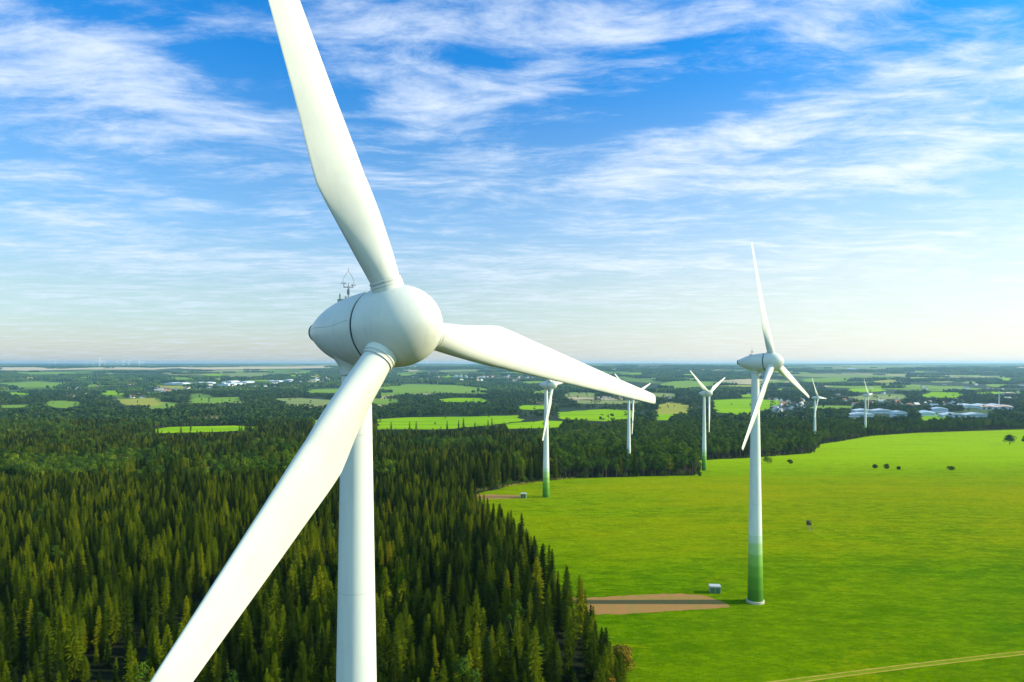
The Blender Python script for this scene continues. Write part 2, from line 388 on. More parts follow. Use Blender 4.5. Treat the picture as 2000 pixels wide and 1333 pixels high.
# distant fields: outlines as seen on the ground
FP = [ # name, material, pixel outline
 ('field_bright', [(285, 841), (330, 835), (455, 832), (515, 835), (500, 842), (300, 848)]),
 ('field_bright', [(735, 820), (800, 816), (900, 815), (1010, 812), (1020, 822), (960, 832), (850, 840), (735, 840)]),
 ('field_bright', [(990, 829), (1060, 822), (1110, 824), (1090, 836), (985, 839)]),
 ('field_bright', [(1085, 806), (1180, 800), (1238, 803), (1236, 818), (1180, 824), (1100, 820)]),
 ('field_green', [(740, 757), (800, 751), (905, 753), (962, 760), (955, 769), (830, 768), (745, 774)]),
 ('field_yellow', [(225, 781), (300, 778), (318, 786), (310, 794), (240, 792)]),
 ('field_green', [(290, 794), (325, 786), (350, 788), (330, 799), (295, 800)]),
 ('field_green', [(375, 778), (472, 776), (470, 784), (420, 790), (365, 788)]),
 ('field_dull', [(530, 779), (590, 778), (680, 784), (680, 793), (570, 790)]),
 ('field_green', [(575, 762), (690, 759), (690, 768), (610, 769)]),
 ('field_bright', [(612, 822), (700, 815), (700, 850), (612, 852)]),
 ('field_yellow', [(1284, 792), (1310, 786), (1348, 794), (1342, 810), (1288, 810)]),
 ('field_bright', [(1280, 808), (1320, 806), (1310, 822), (1282, 822)]),
 ('field_bright', [(1392, 782), (1470, 779), (1540, 786), (1500, 800), (1440, 812), (1400, 806)]),
 ('field_green', [(1290, 750), (1330, 744), (1395, 746), (1390, 757), (1310, 759)]),
 ('field_green', [(0, 749), (70, 746), (120, 748), (118, 757), (30, 758)]),
 ('field_yellow', [(24, 752), (60, 748), (95, 751), (60, 756)]),
 ('field_green', [(160, 752), (200, 751), (196, 757), (165, 757)]),
 ('field_green', [(0, 792), (60, 791), (58, 797), (0, 798)]),
 ('field_green', [(1180, 758), (1240, 754), (1238, 762), (1190, 764)]),
 ('field_stubble', [(0, 718), (60, 718), (120, 721), (200, 718), (300, 719), (400, 716.5), (300, 723), (160, 722.5), (60, 725), (0, 724)]),
 ('field_stubble', [(330, 719.5), (480, 717), (640, 716), (650, 719.5), (500, 721.5), (400, 723)]),
 ('field_dull', [(440, 730), (520, 728), (530, 735), (450, 737)]),
 ('field_dull', [(1500, 733), (1620, 730), (1740, 734), (1620, 739)]),
 ('field_green', [(1560, 741), (1660, 738), (1670, 744), (1580, 747)]),
 ('field_dull', [(1560, 717), (1720, 715), (1840, 717), (1700, 720)]),
 ('field_dull', [(850, 724), (930, 722), (940, 726), (870, 728)]),
 ('field_bright', [(1795, 812), (1840, 810), (1850, 820), (1800, 822)]),
 ('field_green', [(20, 728), (120, 727), (160, 731), (60, 733)]),
]
field_polys = []
for i, (m, q) in enumerate(FP):
    w = [G(*p) for p in q]; field_polys.append(np.array(q, float))
    dist = sum(p[1] for p in w)/len(w)
    drape('field', w, m, .25 + dist*.00025 + i*.004, dist*.006)
boxes = [(q[:, 0].min(), q[:, 0].max(), q[:, 1].min(), q[:, 1].max()) for q in field_polys]
for k in range(420):
    px = rnd.uniform(-60, 2060); py = rnd.choice((rnd.uniform(716, 748), rnd.uniform(740, 800)))
    sz = (py-705)
    w = sz*rnd.uniform(.6, 1.9); h_ = sz*rnd.uniform(.035, .09)
    bb_ = (px-w/2-4, px+w/2+4, py-h_-1.5, py+h_+1.5)
    if any(bb_[0] < b_[1] and bb_[1] > b_[0] and bb_[2] < b_[3] and bb_[3] > b_[2] for b_ in boxes): continue
    if len(field_polys) > 100: break
    if px > 1640 and py > 785: continue
    sh = rnd.uniform(-.15, .15)*w; q = [(px-w/2, py), (px-w*.2+sh, py-h_), (px+w*.4, py-h_*.8), (px+w/2, py+h_*.2), (px+w*.25+sh, py+h_), (px-w*.3, py+h_*.8)]
    boxes.append(bb_); w_ = [G(*p) for p in q]; field_polys.append(np.array(q, float)); dist = sum(p[1] for p in w_)/6
    drape('field', w_, rnd.choice(('field_bright', 'field_green', 'field_green', 'field_dull', 'field_bright', 'field_stubble' if py < 735 else 'field_yellow')), .25+dist*.00025+len(boxes)*.004, dist*.006)
# gravel hard-stands, paths and the farm track
drape('gravel_pad', [G(1110, 1168.5), G(1180, 1167), G(1260, 1162), G(1330, 1160), G(1375, 1164), G(1396, 1171), G(1420, 1180), G(1425, 1187), G(1380, 1191), G(1290, 1196), G(1215, 1201), G(1140, 1201)], 'gravel', .09, .35)
drape('gravel_pad', [G(915, 967), G(960, 966.5), G(1018, 968), G(1020, 973.5), G(985, 975), G(925, 976)], 'gravel', .09, .8)
drape('path', [G(905, 964), G(950, 957), G(1000, 948.5), G(1060, 939), G(1130, 933.5), G(1130, 932), G(1060, 934), G(1000, 942), G(950, 949), G(905, 954)], 'sandy', .10, .8)
def strip(a, b, w, n=26, wob=.5):
    L, Rr = [], []
    for i in range(n+1):
        u = i/n; px = a[0]+(b[0]-a[0])*u; py = a[1]+(b[1]-a[1])*u - 3*math.sin(u*3.1)
        x, y = G(px, py); e = rnd.uniform(-.07, .07)
        L.append((x+e, y+w/2+e)); Rr.append((x+e, y-w/2+e))
    return L+Rr[::-1]
drape('track', strip((1455, 1340), (2150, 1257), .55), 'wheel_rut', .09)
drape('track', strip((1492, 1343), (2150, 1263.2), .55), 'wheel_rut', .09)
drape('track', strip((1474, 1341.5), (2150, 1260.1), .8), 'track_grass', .085)

# ------------------------------------------------------------------ wind turbine
HUB = 68.0; OV = 4.87; TILT = R(3.5)
def blade_mesh(low=False):
    ts = [2.0, 2.6, 3.2, 4, 5, 6, 7, 8, 8.6, 9.1, 9.6, 10, 10.4, 10.9, 11.5, 12.5, 14, 16, 18, 20, 22.5, 25, 27.5, 30, 31.5, 32.4, 32.8, 33]
    tc = [2.0, 3.2, 5, 7, 8.4, 9.2, 10.0, 10.9, 12, 14, 20, 26, 31, 32.6, 33]
    cc_ = [1.86, 1.96, 2.46, 2.94, 3.22, 3.36, 3.43, 3.38, 3.24, 2.95, 2.26, 1.62, 1.18, 1.04, .80]
    tb = [2.0, 6, 10, 15, 22, 33]; bb = [22, 16, 9, 4, 1, -1]
    tr = [2.0, 3.2, 6, 10, 16, 33]; rr_ = [1.0, 1.0, .62, .34, .24, .17]       # thickness / chord
    if low: ts = [2.0, 4, 7, 10, 16, 24, 31, 33]
    n = 10 if low else 32
    vs = []
    for q in ts:
        c = np.interp(q, tc, cc_); th = np.interp(q, tr, rr_); be = R(np.interp(q, tb, bb))
        circ = np.clip((q-3.4)/6.5, 0, 1); circ = circ*circ*(3-2*circ)
        for i in range(n):
            w = 2*math.pi*i/n
            s_ = .5-.5*math.cos(w)                                     # 0 = leading edge, 1 = trailing edge
            up = 1 if w < math.pi else -1
            yc = math.sqrt(max(0, s_*(1-s_)))                          # ellipse half thickness
            ya = 1.30*(1.4845*math.sqrt(s_)-.63*s_-1.758*s_**2+1.4215*s_**3-.5075*s_**4)/1.5
            hh = (yc*(1-circ)+ya*circ)*th*c*up
            ax = np.interp(q, [3.2, 10, 33], [.5, .30, .33])
            e = (ax-s_)*c                                              # + = leading edge side (+Y)
            f_ = hh + circ*.012*c*math.sin(math.pi*s_)
            vs.append((e*math.sin(be)*1+f_*math.cos(be), e*math.cos(be)-f_*math.sin(be), q))
    vs = [(a, b_, c_ if c_ < 11 else 11+(c_-11)*1.04) for a, b_, c_ in vs]
    fs = [(j*n+i, j*n+(i+1) % n, (j+1)*n+(i+1) % n, (j+1)*n+i) for j in range(len(ts)-1) for i in range(n)]
    fs += [tuple(range(n-1, -1, -1)), tuple(range((len(ts)-1)*n, len(ts)*n))]
    return autosmooth(mesh('blade', vs, fs, 'white_gelcoat'), 50)
def turbine_meshes(low=False):
    N = 16 if low else 72
    M = {}
    # tower
    b = MB(); zt = HUB-2.9
    tk = 1.9 if low else 1
    prof = [(z, tk*(2.15+(1.02-2.15)*(z/zt))) for z in np.linspace(0, zt, 6 if low else 30)]
    prof = [(-1.2, prof[0][1])]+prof; b.lathe(prof, N); M['tower'] = autosmooth(b.mesh('tower', 'tower_paint'))
    b = MB(); b.lathe([(-1.5, 2.5), (-.12, 2.5), (-.08, 2.45), (-.08, 2.2)], N); M['foundation'] = autosmooth(b.mesh('foundation', 'pale_concrete'))
    # neck between tower and nacelle
    b = MB(); b.lathe([(-3.35, 1.06), (-3.3, 1.16), (-2.9, 1.2), (-2.6, 1.28), (-2.2, 1.55), (-1.6, 2.0)], N); M['neck'] = autosmooth(b.mesh('neck', 'white_gelcoat'))
    # nacelle: surface of revolution along X, hub at origin
    kx = [1.92, 2.6, 3.6, 4.6, 5.6, 6.6, 7.5, 8.3, 9.0, 9.5, 9.85]
    kr = [2.67, 2.66, 2.60, 2.50, 2.34, 2.08, 1.78, 1.44, 1.10, .84, .68]
    xs = np.linspace(2.02, 9.85, 10 if low else 44)
    rs = np.interp(xs, kx, kr)
    if not low:
        for _ in range(6): rs[1:-1] = (rs[:-2]+2*rs[1:-1]+rs[2:])/4
    prof = [(-x, r) for x, r in zip(xs, rs)][::-1]
    prof = prof + [(-1.99, 2.64), (-1.99, 2.2)]
    b = MB(); b.lathe(prof, N, 'X')
    M['nacelle'] = autosmooth(b.mesh('nacelle', 'white_gelcoat'), 35)
    b = MB(); b.lathe([(-10.02, .38), (-10.0, .60), (-9.95, .70), (-9.72, .78), (-9.68, .74)], N, 'X'); M['tail_vent'] = autosmooth(b.mesh('tail_vent', 'dark_gap'))
    b = MB(); b.lathe([(-2.06, 2.59), (-1.6, 2.605)], N, 'X'); M['gap_ring'] = autosmooth(b.mesh('gap_ring', 'dark_gap'))
    # spinner
    kx = [-1.78, -1.2, -.5, .2, .9, 1.6, 2.2, 2.65, 2.95, 3.1]
    kr = [2.68, 2.72, 2.74, 2.70, 2.55, 2.24, 1.78, 1.22, .66, 0.02]
    xs = -1.70+4.80*np.sin(np.linspace(0, math.pi/2, 10 if low else 40))
    cf = np.polyfit(kx, np.array(kr)**2, 5); rs = np.sqrt(np.maximum(.0004, np.polyval(cf, xs))); rs[-1] = .02
    prof = [(-1.72, 2.2), (-1.72, 2.65)] + list(zip(xs, rs))
    b = MB(); b.lathe(prof, N, 'X'); M['spinner'] = autosmooth(b.mesh('spinner', 'white_gelcoat'), 35)
    M['blade'] = blade_mesh(low)
    # blade collar: sleeve rising out of the spinner with two lips
    b = MB(); b.lathe([(1.2, 1.22), (2.40, 1.10), (2.74, 1.06), (2.78, 1.09), (2.88, 1.09), (2.92, 1.03), (3.02, 1.03), (3.05, 1.06), (3.14, 1.06), (3.17, .96), (3.17, .7)], N if not low else 10)
    M['collar'] = autosmooth(b.mesh('collar', 'white_gelcoat'), 30)
    b = MB(); b.lathe([(2.915, 1.045), (3.03, 1.045)], N, cap0=False, cap1=False); b.lathe([(3.12, .985), (3.21, .985), (3.21, .5)], N, cap0=False, cap1=False)
    M['seal_ring'] = autosmooth(b.mesh('seal_ring', 'collar_grey'), 30)
    # hatch seam along the nacelle side (thin proud strip)
    b = MB()
    for sgn in (-1,):
        pts = []
        for x in np.linspace(2.1, 9.3, 24):
            r = float(np.interp(x, [1.92, 2.6, 3.6, 4.6, 5.6, 6.6, 7.5, 8.3, 9.0, 9.5, 9.85], [2.67, 2.66, 2.60, 2.50, 2.34, 2.08, 1.78, 1.44, 1.10, .84, .68]))
            a_ = R(8)+R(2)*math.sin(x); pts.append(Vector((-x, sgn*r*math.cos(a_), r*math.sin(a_))))
        for p0, p1 in zip(pts, pts[1:]): b.tube(p0, p1, .013, n=4)
    M['hatch_seam'] = b.mesh('hatch_seam', 'collar_grey')
    # weather mast
    b = MB(); b.tube((0, 0, -.3), (0, 0, 1.05), .055, .045); b.tube((-.36, 0, .98), (.36, 0, .98), .03); b.box(-.09, .09, -.09, .09, .45, .8)
    b.tube((0, -.3, .92), (0, .3, .92), .03)
    b.tube((0, 0, 1.0), (0, 0, 1.25), .03)
    M['mast_post'] = b.mesh('mast_post', 'grey_metal')
    b = MB()
    hoop = [(-.34, .98), (-.46, 1.45), (-.30, 1.75), (0, 2.15), (.30, 1.75), (.46, 1.45), (.34, .98)]
    for (a0, c0), (a1, c1) in zip(hoop, hoop[1:]): b.tube((a0*.7, a0*.7, c0), (a1*.7, a1*.7, c1), .016, n=6)
    b.tube((0, 0, 2.1), (0, 0, 2.35), .014, n=6)
    M['lightning_hoop'] = b.mesh('lightning_hoop', 'grey_metal')
    for nm_, sx_, h in (('wind_sensor', -.34, 1.25), ('wind_vane', .34, 1.12)):
        b = MB()
        b.tube((sx_, 0, .98), (sx_, 0, h), .018)
        for k in range(3):
            w = 2.1*k+sx_; c_ = Vector((sx_+.13*math.cos(w), .13*math.sin(w), h)); b.tube((sx_, 0, h), c_, .01, n=5)
            b.lathe([(c_.z-.05, .01), (c_.z-.03, .05), (c_.z+.03, .06), (c_.z+.05, .01)], 8)
            for q in range(len(b.v)-32, len(b.v)): b.v[q] = (b.v[q][0]+c_.x, b.v[q][1]+c_.y, b.v[q][2])
        M[nm_] = b.mesh('wind_sensor', 'grey_metal')
    b = MB(); b.box(-.75, .05, -.18, .18, -.25, .12); b.tube((-.62, 0, .1), (-.62, 0, .5), .05); b.tube((-.2, 0, .1), (-.2, 0, .32), .07)
    M['beacon_plinth'] = b.mesh('beacon_plinth', 'cream_box')
    # tower door with steps
    b = MB(); b.box(-.5, .5, -.06, .06, 0, 2.1); b.box(-.62, .62, -.04, .04, -.1, 2.25, 1)
    M['door'] = b.mesh('door', ['green_door', 'cream_box'])
    b = MB()
    for k in range(4): b.box(-.6, .6, -.3*(k+1), -.3*k, 0, 1.0-.25*k)
    M['steps'] = b.mesh('steps', 'grey_metal')
    return M
def lift_tail(M):                 # the nacelle's tail rises slightly above the rotor axis
    for k in ('nacelle', 'tail_vent', 'hatch_seam'):
        for v_ in M[k].vertices:
            if v_.co.x < -3: v_.co.z += .0085*(-v_.co.x-3)**2
TM = turbine_meshes(); TL = turbine_meshes(True); lift_tail(TM); lift_tail(TL)
for v_ in TL['blade'].vertices: v_.co.x *= 2; v_.co.y *= 1.7
def Rx(a): return Matrix.Rotation(a, 4, 'X')
def Ry(a): return Matrix.Rotation(a, 4, 'Y')
def Rz(a): return Matrix.Rotation(a, 4, 'Z')
def T(*v): return Matrix.Translation(v)
def turbine(hx, hy, yaw, phi, label, group='wind turbines of the near row', M=TM, scale=1, zbase=None, detail=True):
    """hx, hy: hub position in plan; rotor faces (cos yaw, -sin yaw)"""
    k = OV*scale
    bx, by = hx-k*math.cos(R(yaw)), hy+k*math.sin(R(yaw))
    zb = zbase if zbase is not None else gz_sheet(bx, by)
    root = empty('wind_turbine', (bx, by, zb), -R(yaw)); root.scale = (scale,)*3
    tagp(root, label, 'wind turbine', group)
    tw = link('tower', M['tower'], root)
    if detail:
        link('foundation', M['foundation'], root)
        link('door', M['door'], tw, Rz(R(180)) @ T(0, -2.16, 1.1)); link('steps', M['steps'], tw, Rz(R(180)) @ T(0, -2.2, 0))
    hub = T(OV, 0, HUB) @ Ry(-TILT)
    na = link('nacelle', M['nacelle'], root, hub)
    link('neck', M['neck'], root, T(0, 0, HUB))
    if detail:
        link('tail_vent', M['tail_vent'], na); link('gap_ring', M['gap_ring'], na); link('hatch_seam', M['hatch_seam'], na)
    sp = link('spinner', M['spinner'], root, hub)
    rotor = T(OV, 0, HUB) @ Ry(-R(5))
    for i in range(3):
        bl = link('blade', M['blade'], root, rotor @ Rx(-R(phi+120*i)) @ Ry(-R(1.0)))
        if detail:
            link('collar', M['collar'], bl); link('seal_ring', M['seal_ring'], bl)
    return root, na
def mast(root, yaw):
    mt = T(OV, 0, HUB) @ Ry(-TILT) @ T(-5.7, 0, 2.34) @ Ry(TILT) @ Rz(R(yaw))
    wm = link('weather_mast', TM['mast_post'], root, mt)
    link('lightning_hoop', TM['lightning_hoop'], wm); link('wind_sensor', TM['wind_sensor'], wm); link('wind_sensor', TM['wind_vane'], wm); link('beacon_plinth', TM['beacon_plinth'], wm)

NEAR = 'wind turbines standing along the forest and meadow'
r1, _ = turbine(-7.38, 45.14, 41.6, -19.2, 'huge nearest white wind turbine with egg shaped nacelle, one blade reaching down across the forest', NEAR, zbase=2.5-HUB); mast(r1, 41.6)
r2, _ = turbine(73.4, 192.3, 40, -10.6, 'tall white wind turbine with green tower foot standing on the meadow beside the gravel pad', NEAR, zbase=.42-HUB); mast(r2, 40)
turb = [(r1.location.x, r1.location.y)]
for (px, d_, yaw, phi, lab) in [
    (1079, 402, 43, -40, 'white wind turbine with green foot, nacelle tucked just under the nearest turbine\'s right hand blade'),
    (1237, 620, 43, -50, 'white wind turbine rising from dark wood, hub hidden behind the tip of the near blade'),
    (1385, 597, 46, -53, 'white wind turbine with two blades raised in a wide V beside the wood corner'),
    (1598, 1025, 45, -26, 'small white wind turbine at the meadow corner just right of the tall meadow turbine'),
    (1696.5, 1150, 40, -33, 'smallest white wind turbine of the row, on the far meadow edge before factory halls')]:
    hz = {402: -12.7, 620: -30.6}.get(d_)
    r_, _ = turbine((px-1000)/F*d_, d_, yaw, phi, lab, NEAR, zbase=hz-HUB if hz else None); mast(r_, yaw)
    turb.append((r_.location.x, r_.location.y))
turb.append((r2.location.x, r2.location.y))
# far wind farm on the horizon
for i, (px, d_, s_, ph, lab) in enumerate([
    (195, 11500, 1.65, 10, 'tallest of the tiny white wind turbines on the horizon left of the near turbine'),
    (204, 13500, 1.2, 50, None), (168, 15000, 1.1, 20, None), (182, 15500, 1.1, 80, None), (229, 12500, 1.25, 33, None), (241, 12500, 1.4, 5, None),
    (252, 12600, 1.35, 70, None), (272, 12800, 1.3, 20, None), (278, 14500, 1.1, 100, None), (108, 16500, 1.1, 10, None), (96, 16800, 1.0, 60, None),
    (834, 15800, 1.3, 12, None),
    (1192, 14500, 1.1, 0, None), (1227, 14000, 1.15, 40, None), (1238, 14200, 1.15, 90, None), (1308, 14000, 1.0, 10, None), (1322, 14600, 1.0, 66, None), (1353, 14400, 1.05, 25, None),
    (1382, 14100, 1.1, 100, None), (1395, 14300, 1.1, 50, None), (1410, 14500, 1.05, 5, None), (1428, 14200, 1.1, 80, None)]):
    side = 'left' if px < 800 else 'right'
    lab = lab or ('tiny white wind turbine on the hazy horizon left of the near turbine' if px < 700 else ('tiny white wind turbine on the horizon just right of the near spinner' if px < 900 else 'tiny white wind turbine on the blue horizon between near blade and tall meadow turbine'))
    turbine((px-1000)/F*d_, d_, 42, ph, lab, 'tiny far wind turbines on the horizon', TL, s_, None, False)

# ------------------------------------------------------------------ tree meshes
def basis(d_):
    d_ = d_.normalized(); a = d_.orthogonal().normalized(); return a, d_.cross(a)
def spruce_parts(seed, low=False, H=20.0, r0=1.95):
    q = random.Random(seed); b = MB()
    z = 1.5 if not low else 3.5; lean = (q.uniform(-.25, .25), q.uniform(-.25, .25))
    while z < H-.35:
        f = z/H; rad = r0*min(1, (1-f)**.57*1.10)*q.uniform(.66, 1.18)
        if z < 6: rad *= .45+.55*z/6
        nb = max(4, int((9 if not low else 5)*(.55+.6*rad/r0)))
        a0 = q.uniform(0, 6.3)
        for i in range(nb):
            a = a0+6.283*i/nb+q.uniform(-.3, .3); L = rad*q.uniform(.68, 1.18)
            dr = -q.uniform(.10, .38)+f*.28
            dv = Vector((math.cos(a), math.sin(a), dr)).normalized(); sd = Vector((-math.sin(a), math.cos(a), 0))
            o = Vector((lean[0]*f, lean[1]*f, z+q.uniform(-.15, .15)))
            m = 6 if not low else 2
            for k in range(m):
                u = (k+.6+q.uniform(-.3, .3))/m; p = o+dv*L*u
                w = (.18+.30*(1-u))*(1 if not low else 1.7)*q.uniform(.7, 1.2)*(.6+.5*(1-f)); l = L/m*q.uniform(1.3, 2.1)
                s1 = sd*w*q.choice((-1, 1)); dn = Vector((0, 0, -w*q.uniform(.2, 1.0)))
                b.add([p-dv*l*.5, p+s1+dn, p+dv*l*.6+Vector((0, 0, w*.25)), p-s1*.7+dn*.6], [(0, 1, 2), (0, 2, 3)])
        z += (.42 if not low else 1.0)*q.uniform(.8, 1.2)*(1.0-.35*f)
    top = Vector((lean[0], lean[1], H))
    for i in range(5):
        a = i*1.3; b.add([top, top+Vector((.14*math.cos(a), .14*math.sin(a), -.9)), top+Vector((.14*math.cos(a+1.2), .14*math.sin(a+1.2), -.8))], [(0, 1, 2)])
    tr = MB(); tr.tube((0, 0, -.6), (lean[0]*.8, lean[1]*.8, H*.93), .20, .03, 7)
    for i in range(0 if low else 10):
        a = q.uniform(0, 6.3); zz_ = q.uniform(1.5, 9); tr.tube((0, 0, zz_), (1.0*math.cos(a), 1.0*math.sin(a), zz_-.2), .03, .01, 4)
    return b, tr
def leafy_parts(seed, H=14.0, rr=4.2, nl=11, per=95, size=.62, squash=1.0, base=.30, limbs=6):
    q = random.Random(seed); b = MB(); tr = MB()
    cz = H*(base+(1-base)/2); hz = H*(1-base)/2
    lobes = []
    for i in range(nl):
        a = q.uniform(0, 6.3); e = q.uniform(-.85, 1.0); rad = math.sqrt(max(.05, 1-e*e*.85))*q.uniform(.35, .72)
        lr = rr*q.uniform(.30, .52)
        c = Vector((rr*rad*math.cos(a), rr*rad*math.sin(a), cz+e*(hz-lr*.75))); lobes.append((c, lr))
    lobes.append((Vector((0, 0, H-rr*.42)), rr*.42))
    for c, lr in lobes:
        for i in range(per):
            dv = Vector((q.gauss(0, 1), q.gauss(0, 1), q.gauss(0, 1)+.35)).normalized()
            p = c+Vector((dv.x, dv.y, dv.z*.85*squash))*lr*q.uniform(.72, 1.12)
            nn = (dv+Vector((q.uniform(-.6, .6), q.uniform(-.6, .6), q.uniform(-.3, .8)))).normalized(); u, v = basis(nn)
            w = size*q.uniform(.5, 1.15); th = q.uniform(0, 6.3); u2 = u*math.cos(th)+v*math.sin(th); v2 = v*math.cos(th)-u*math.sin(th)
            b.add([p-u2*w*.5, p+v2*w*.38, p+u2*w*.6, p-v2*w*.34], [(0, 1, 2, 3)])
    tr.tube((0, 0, -.5), (q.uniform(-.2, .2), q.uniform(-.2, .2), cz), .026*H, .012*H, 8)
    for c, lr in lobes[:limbs]:
        tr.tube((0, 0, H*base*.9), c*.9+Vector((0, 0, H*base*.09)), .012*H, .004*H, 5)
    return b, tr
def join_mesh(name, b, tr, mf):
    m = MB(); m.add(b.v, b.f, 0); m.add(tr.v, tr.f, 1); return m.mesh(name, [mf, 'bark'])
def proto_set(name, parts, mf):
    """unlinked source objects for a mass of trees"""
    cl = bpy.data.collections.new(name)
    for i, (b, tr) in enumerate(parts):
        o = bpy.data.objects.new('tree_source', join_mesh('tree_source', b, tr, mf)); cl.objects.link(o)
    return cl
SP = [spruce_parts(10+i, r0=2.05+.25*(i % 3)) for i in range(6)]
SPm = [(mesh('crown', b.v, b.f, 'spruce_needles'), mesh('trunk', tr.v, tr.f, 'bark', True)) for b, tr in SP]
LF = [leafy_parts(40+i, 14+1.5*(i % 3), 4.0+.5*(i % 2), per=80) for i in range(5)]
LFm = [(mesh('crown', b.v, b.f, 'leaf_green'), mesh('trunk', tr.v, tr.f, 'bark', True)) for b, tr in LF]
src_spruce = proto_set('spruce sources', SP, 'spruce_needles')
src_leaf = proto_set('leafy sources', LF, 'leaf_green')
src_mid = proto_set('mid sources', [spruce_parts(70+i, True, r0=2.3) for i in range(3)]+[leafy_parts(80+i, 15, 4.6, 8, 26, 1.5, limbs=2) for i in range(4)], 'leaf_green')
src_far = proto_set('far sources', [leafy_parts(90+i, 15, 5.5, 5, 14, 2.9, base=.1, limbs=0) for i in range(5)], 'leaf_valley')
def clump(seed):
    q = random.Random(seed); b = MB()
    for i in range(26):
        cx, cy = q.gauss(0, 24), q.gauss(0, 12); r = q.uniform(4.5, 8); h = q.uniform(10, 17)
        n = 7; vs = []
        for j, (zz_, rr_) in enumerate(((0, .9), (.5, 1.0), (.82, .72))):
            for k in range(n):
                w = 6.283*k/n+j; e = q.uniform(.75, 1.2); vs.append((cx+r*rr_*e*math.cos(w), cy+r*rr_*e*math.sin(w), h*zz_*q.uniform(.85, 1.1)))
        vs.append((cx, cy, h))
        fs = [(j*n+k, j*n+(k+1) % n, (j+1)*n+(k+1) % n, (j+1)*n+k) for j in range(2) for k in range(n)]+[(2*n+k, 2*n+(k+1) % n, 3*n) for k in range(n)]
        b.add(vs, fs)
    return b, MB()
src_clump = proto_set('clump sources', [clump(i) for i in range(4)], 'leaf_valley')

def scatter(name, pts, cl, label, cat):
    """pts: rows x, y, z, rot, scale, index -> one object"""
    P = np.array(pts, float)
    me = bpy.data.meshes.new(name); me.vertices.add(len(P)); me.vertices.foreach_set('co', P[:, :3].ravel())
    for nm, c in (('rot', 3), ('scl', 4)):
        a = me.attributes.new(nm, 'FLOAT', 'POINT'); a.data.foreach_set('value', P[:, c])
    a = me.attributes.new('idx', 'INT', 'POINT'); a.data.foreach_set('value', P[:, 5].astype(int))
    a = me.attributes.new('sq', 'FLOAT', 'POINT'); a.data.foreach_set('value', P[:, 6])
    me.update()
    o = link(name, me)
    ng = bpy.data.node_groups.new(name, 'GeometryNodeTree')
    ng.interface.new_socket('Geometry', in_out='INPUT', socket_type='NodeSocketGeometry'); ng.interface.new_socket('Geometry', in_out='OUTPUT', socket_type='NodeSocketGeometry')
    N = ng.nodes; L = ng.links
    gi = N.new('NodeGroupInput'); go = N.new('NodeGroupOutput'); ip = N.new('GeometryNodeInstanceOnPoints')
    ci = N.new('GeometryNodeCollectionInfo'); ci.inputs['Collection'].default_value = cl; ci.inputs['Separate Children'].default_value = True; ci.inputs['Reset Children'].default_value = True
    def at(nm, ty='FLOAT'):
        n = N.new('GeometryNodeInputNamedAttribute'); n.data_type = ty; n.inputs[0].default_value = nm; return n.outputs[0]
    cr = N.new('ShaderNodeCombineXYZ'); L.new(at('rot'), cr.inputs[2])
    cs = N.new('ShaderNodeCombineXYZ'); sq = at('sq'); L.new(sq, cs.inputs[0]); L.new(sq, cs.inputs[1]); L.new(at('scl'), cs.inputs[2])
    L.new(gi.outputs[0], ip.inputs['Points']); L.new(ci.outputs[0], ip.inputs['Instance']); ip.inputs['Pick Instance'].default_value = True
    L.new(at('idx', 'INT'), ip.inputs['Instance Index']); L.new(cr.outputs[0], ip.inputs['Rotation']); L.new(cs.outputs[0], ip.inputs['Scale'])
    L.new(ip.outputs[0], go.inputs[0])
    md = o.modifiers.new('scatter', 'NODES'); md.node_group = ng
    return tagp(o, label, cat, None, 'stuff')

# ------------------------------------------------------------------ where trees stand
def grid(y0, y1, sp, margin=1.12, extra=30):
    ys = np.arange(y0, y1, sp); out = []
    for yy in ys:
        hw = .75*yy*margin+extra; xs = np.arange(-hw, hw, sp)
        out.append(np.stack([xs+nr.uniform(-.42, .42, len(xs))*sp, np.full(len(xs), yy)+nr.uniform(-.42, .42, len(xs))*sp], 1))
    return np.concatenate(out)
def vnoise(x, y, sc, seed):
    """smooth value noise"""
    x = np.asarray(x)/sc; y = np.asarray(y)/sc; xi = np.floor(x).astype(int); yi = np.floor(y).astype(int); xf = x-xi; yf = y-yi
    def h(a, b):
        v = np.sin(a*127.1+b*311.7+seed*17.3)*43758.5453; return v-np.floor(v)
    u = xf*xf*(3-2*xf); v = yf*yf*(3-2*yf)
    return (h(xi, yi)*(1-u)+h(xi+1, yi)*u)*(1-v)+(h(xi, yi+1)*(1-u)+h(xi+1, yi+1)*u)*v
def fbm(x, y, sc, seed): return (vnoise(x, y, sc, seed)*.5+vnoise(x, y, sc/2.1, seed+1)*.3+vnoise(x, y, sc/4.3, seed+2)*.2)
KEEP_OUT_PX = field_polys + [np.array(q, float) for q in [   # halls, open ground among trees (photo pixels)
    [(1655, 811), (1680, 805), (1772, 805), (1774, 817), (1660, 817)], [(1795, 806), (1932, 805), (1934, 817), (1796, 817)],
    [(1880, 790), (1982, 790), (1982, 799), (1882, 799)]]]
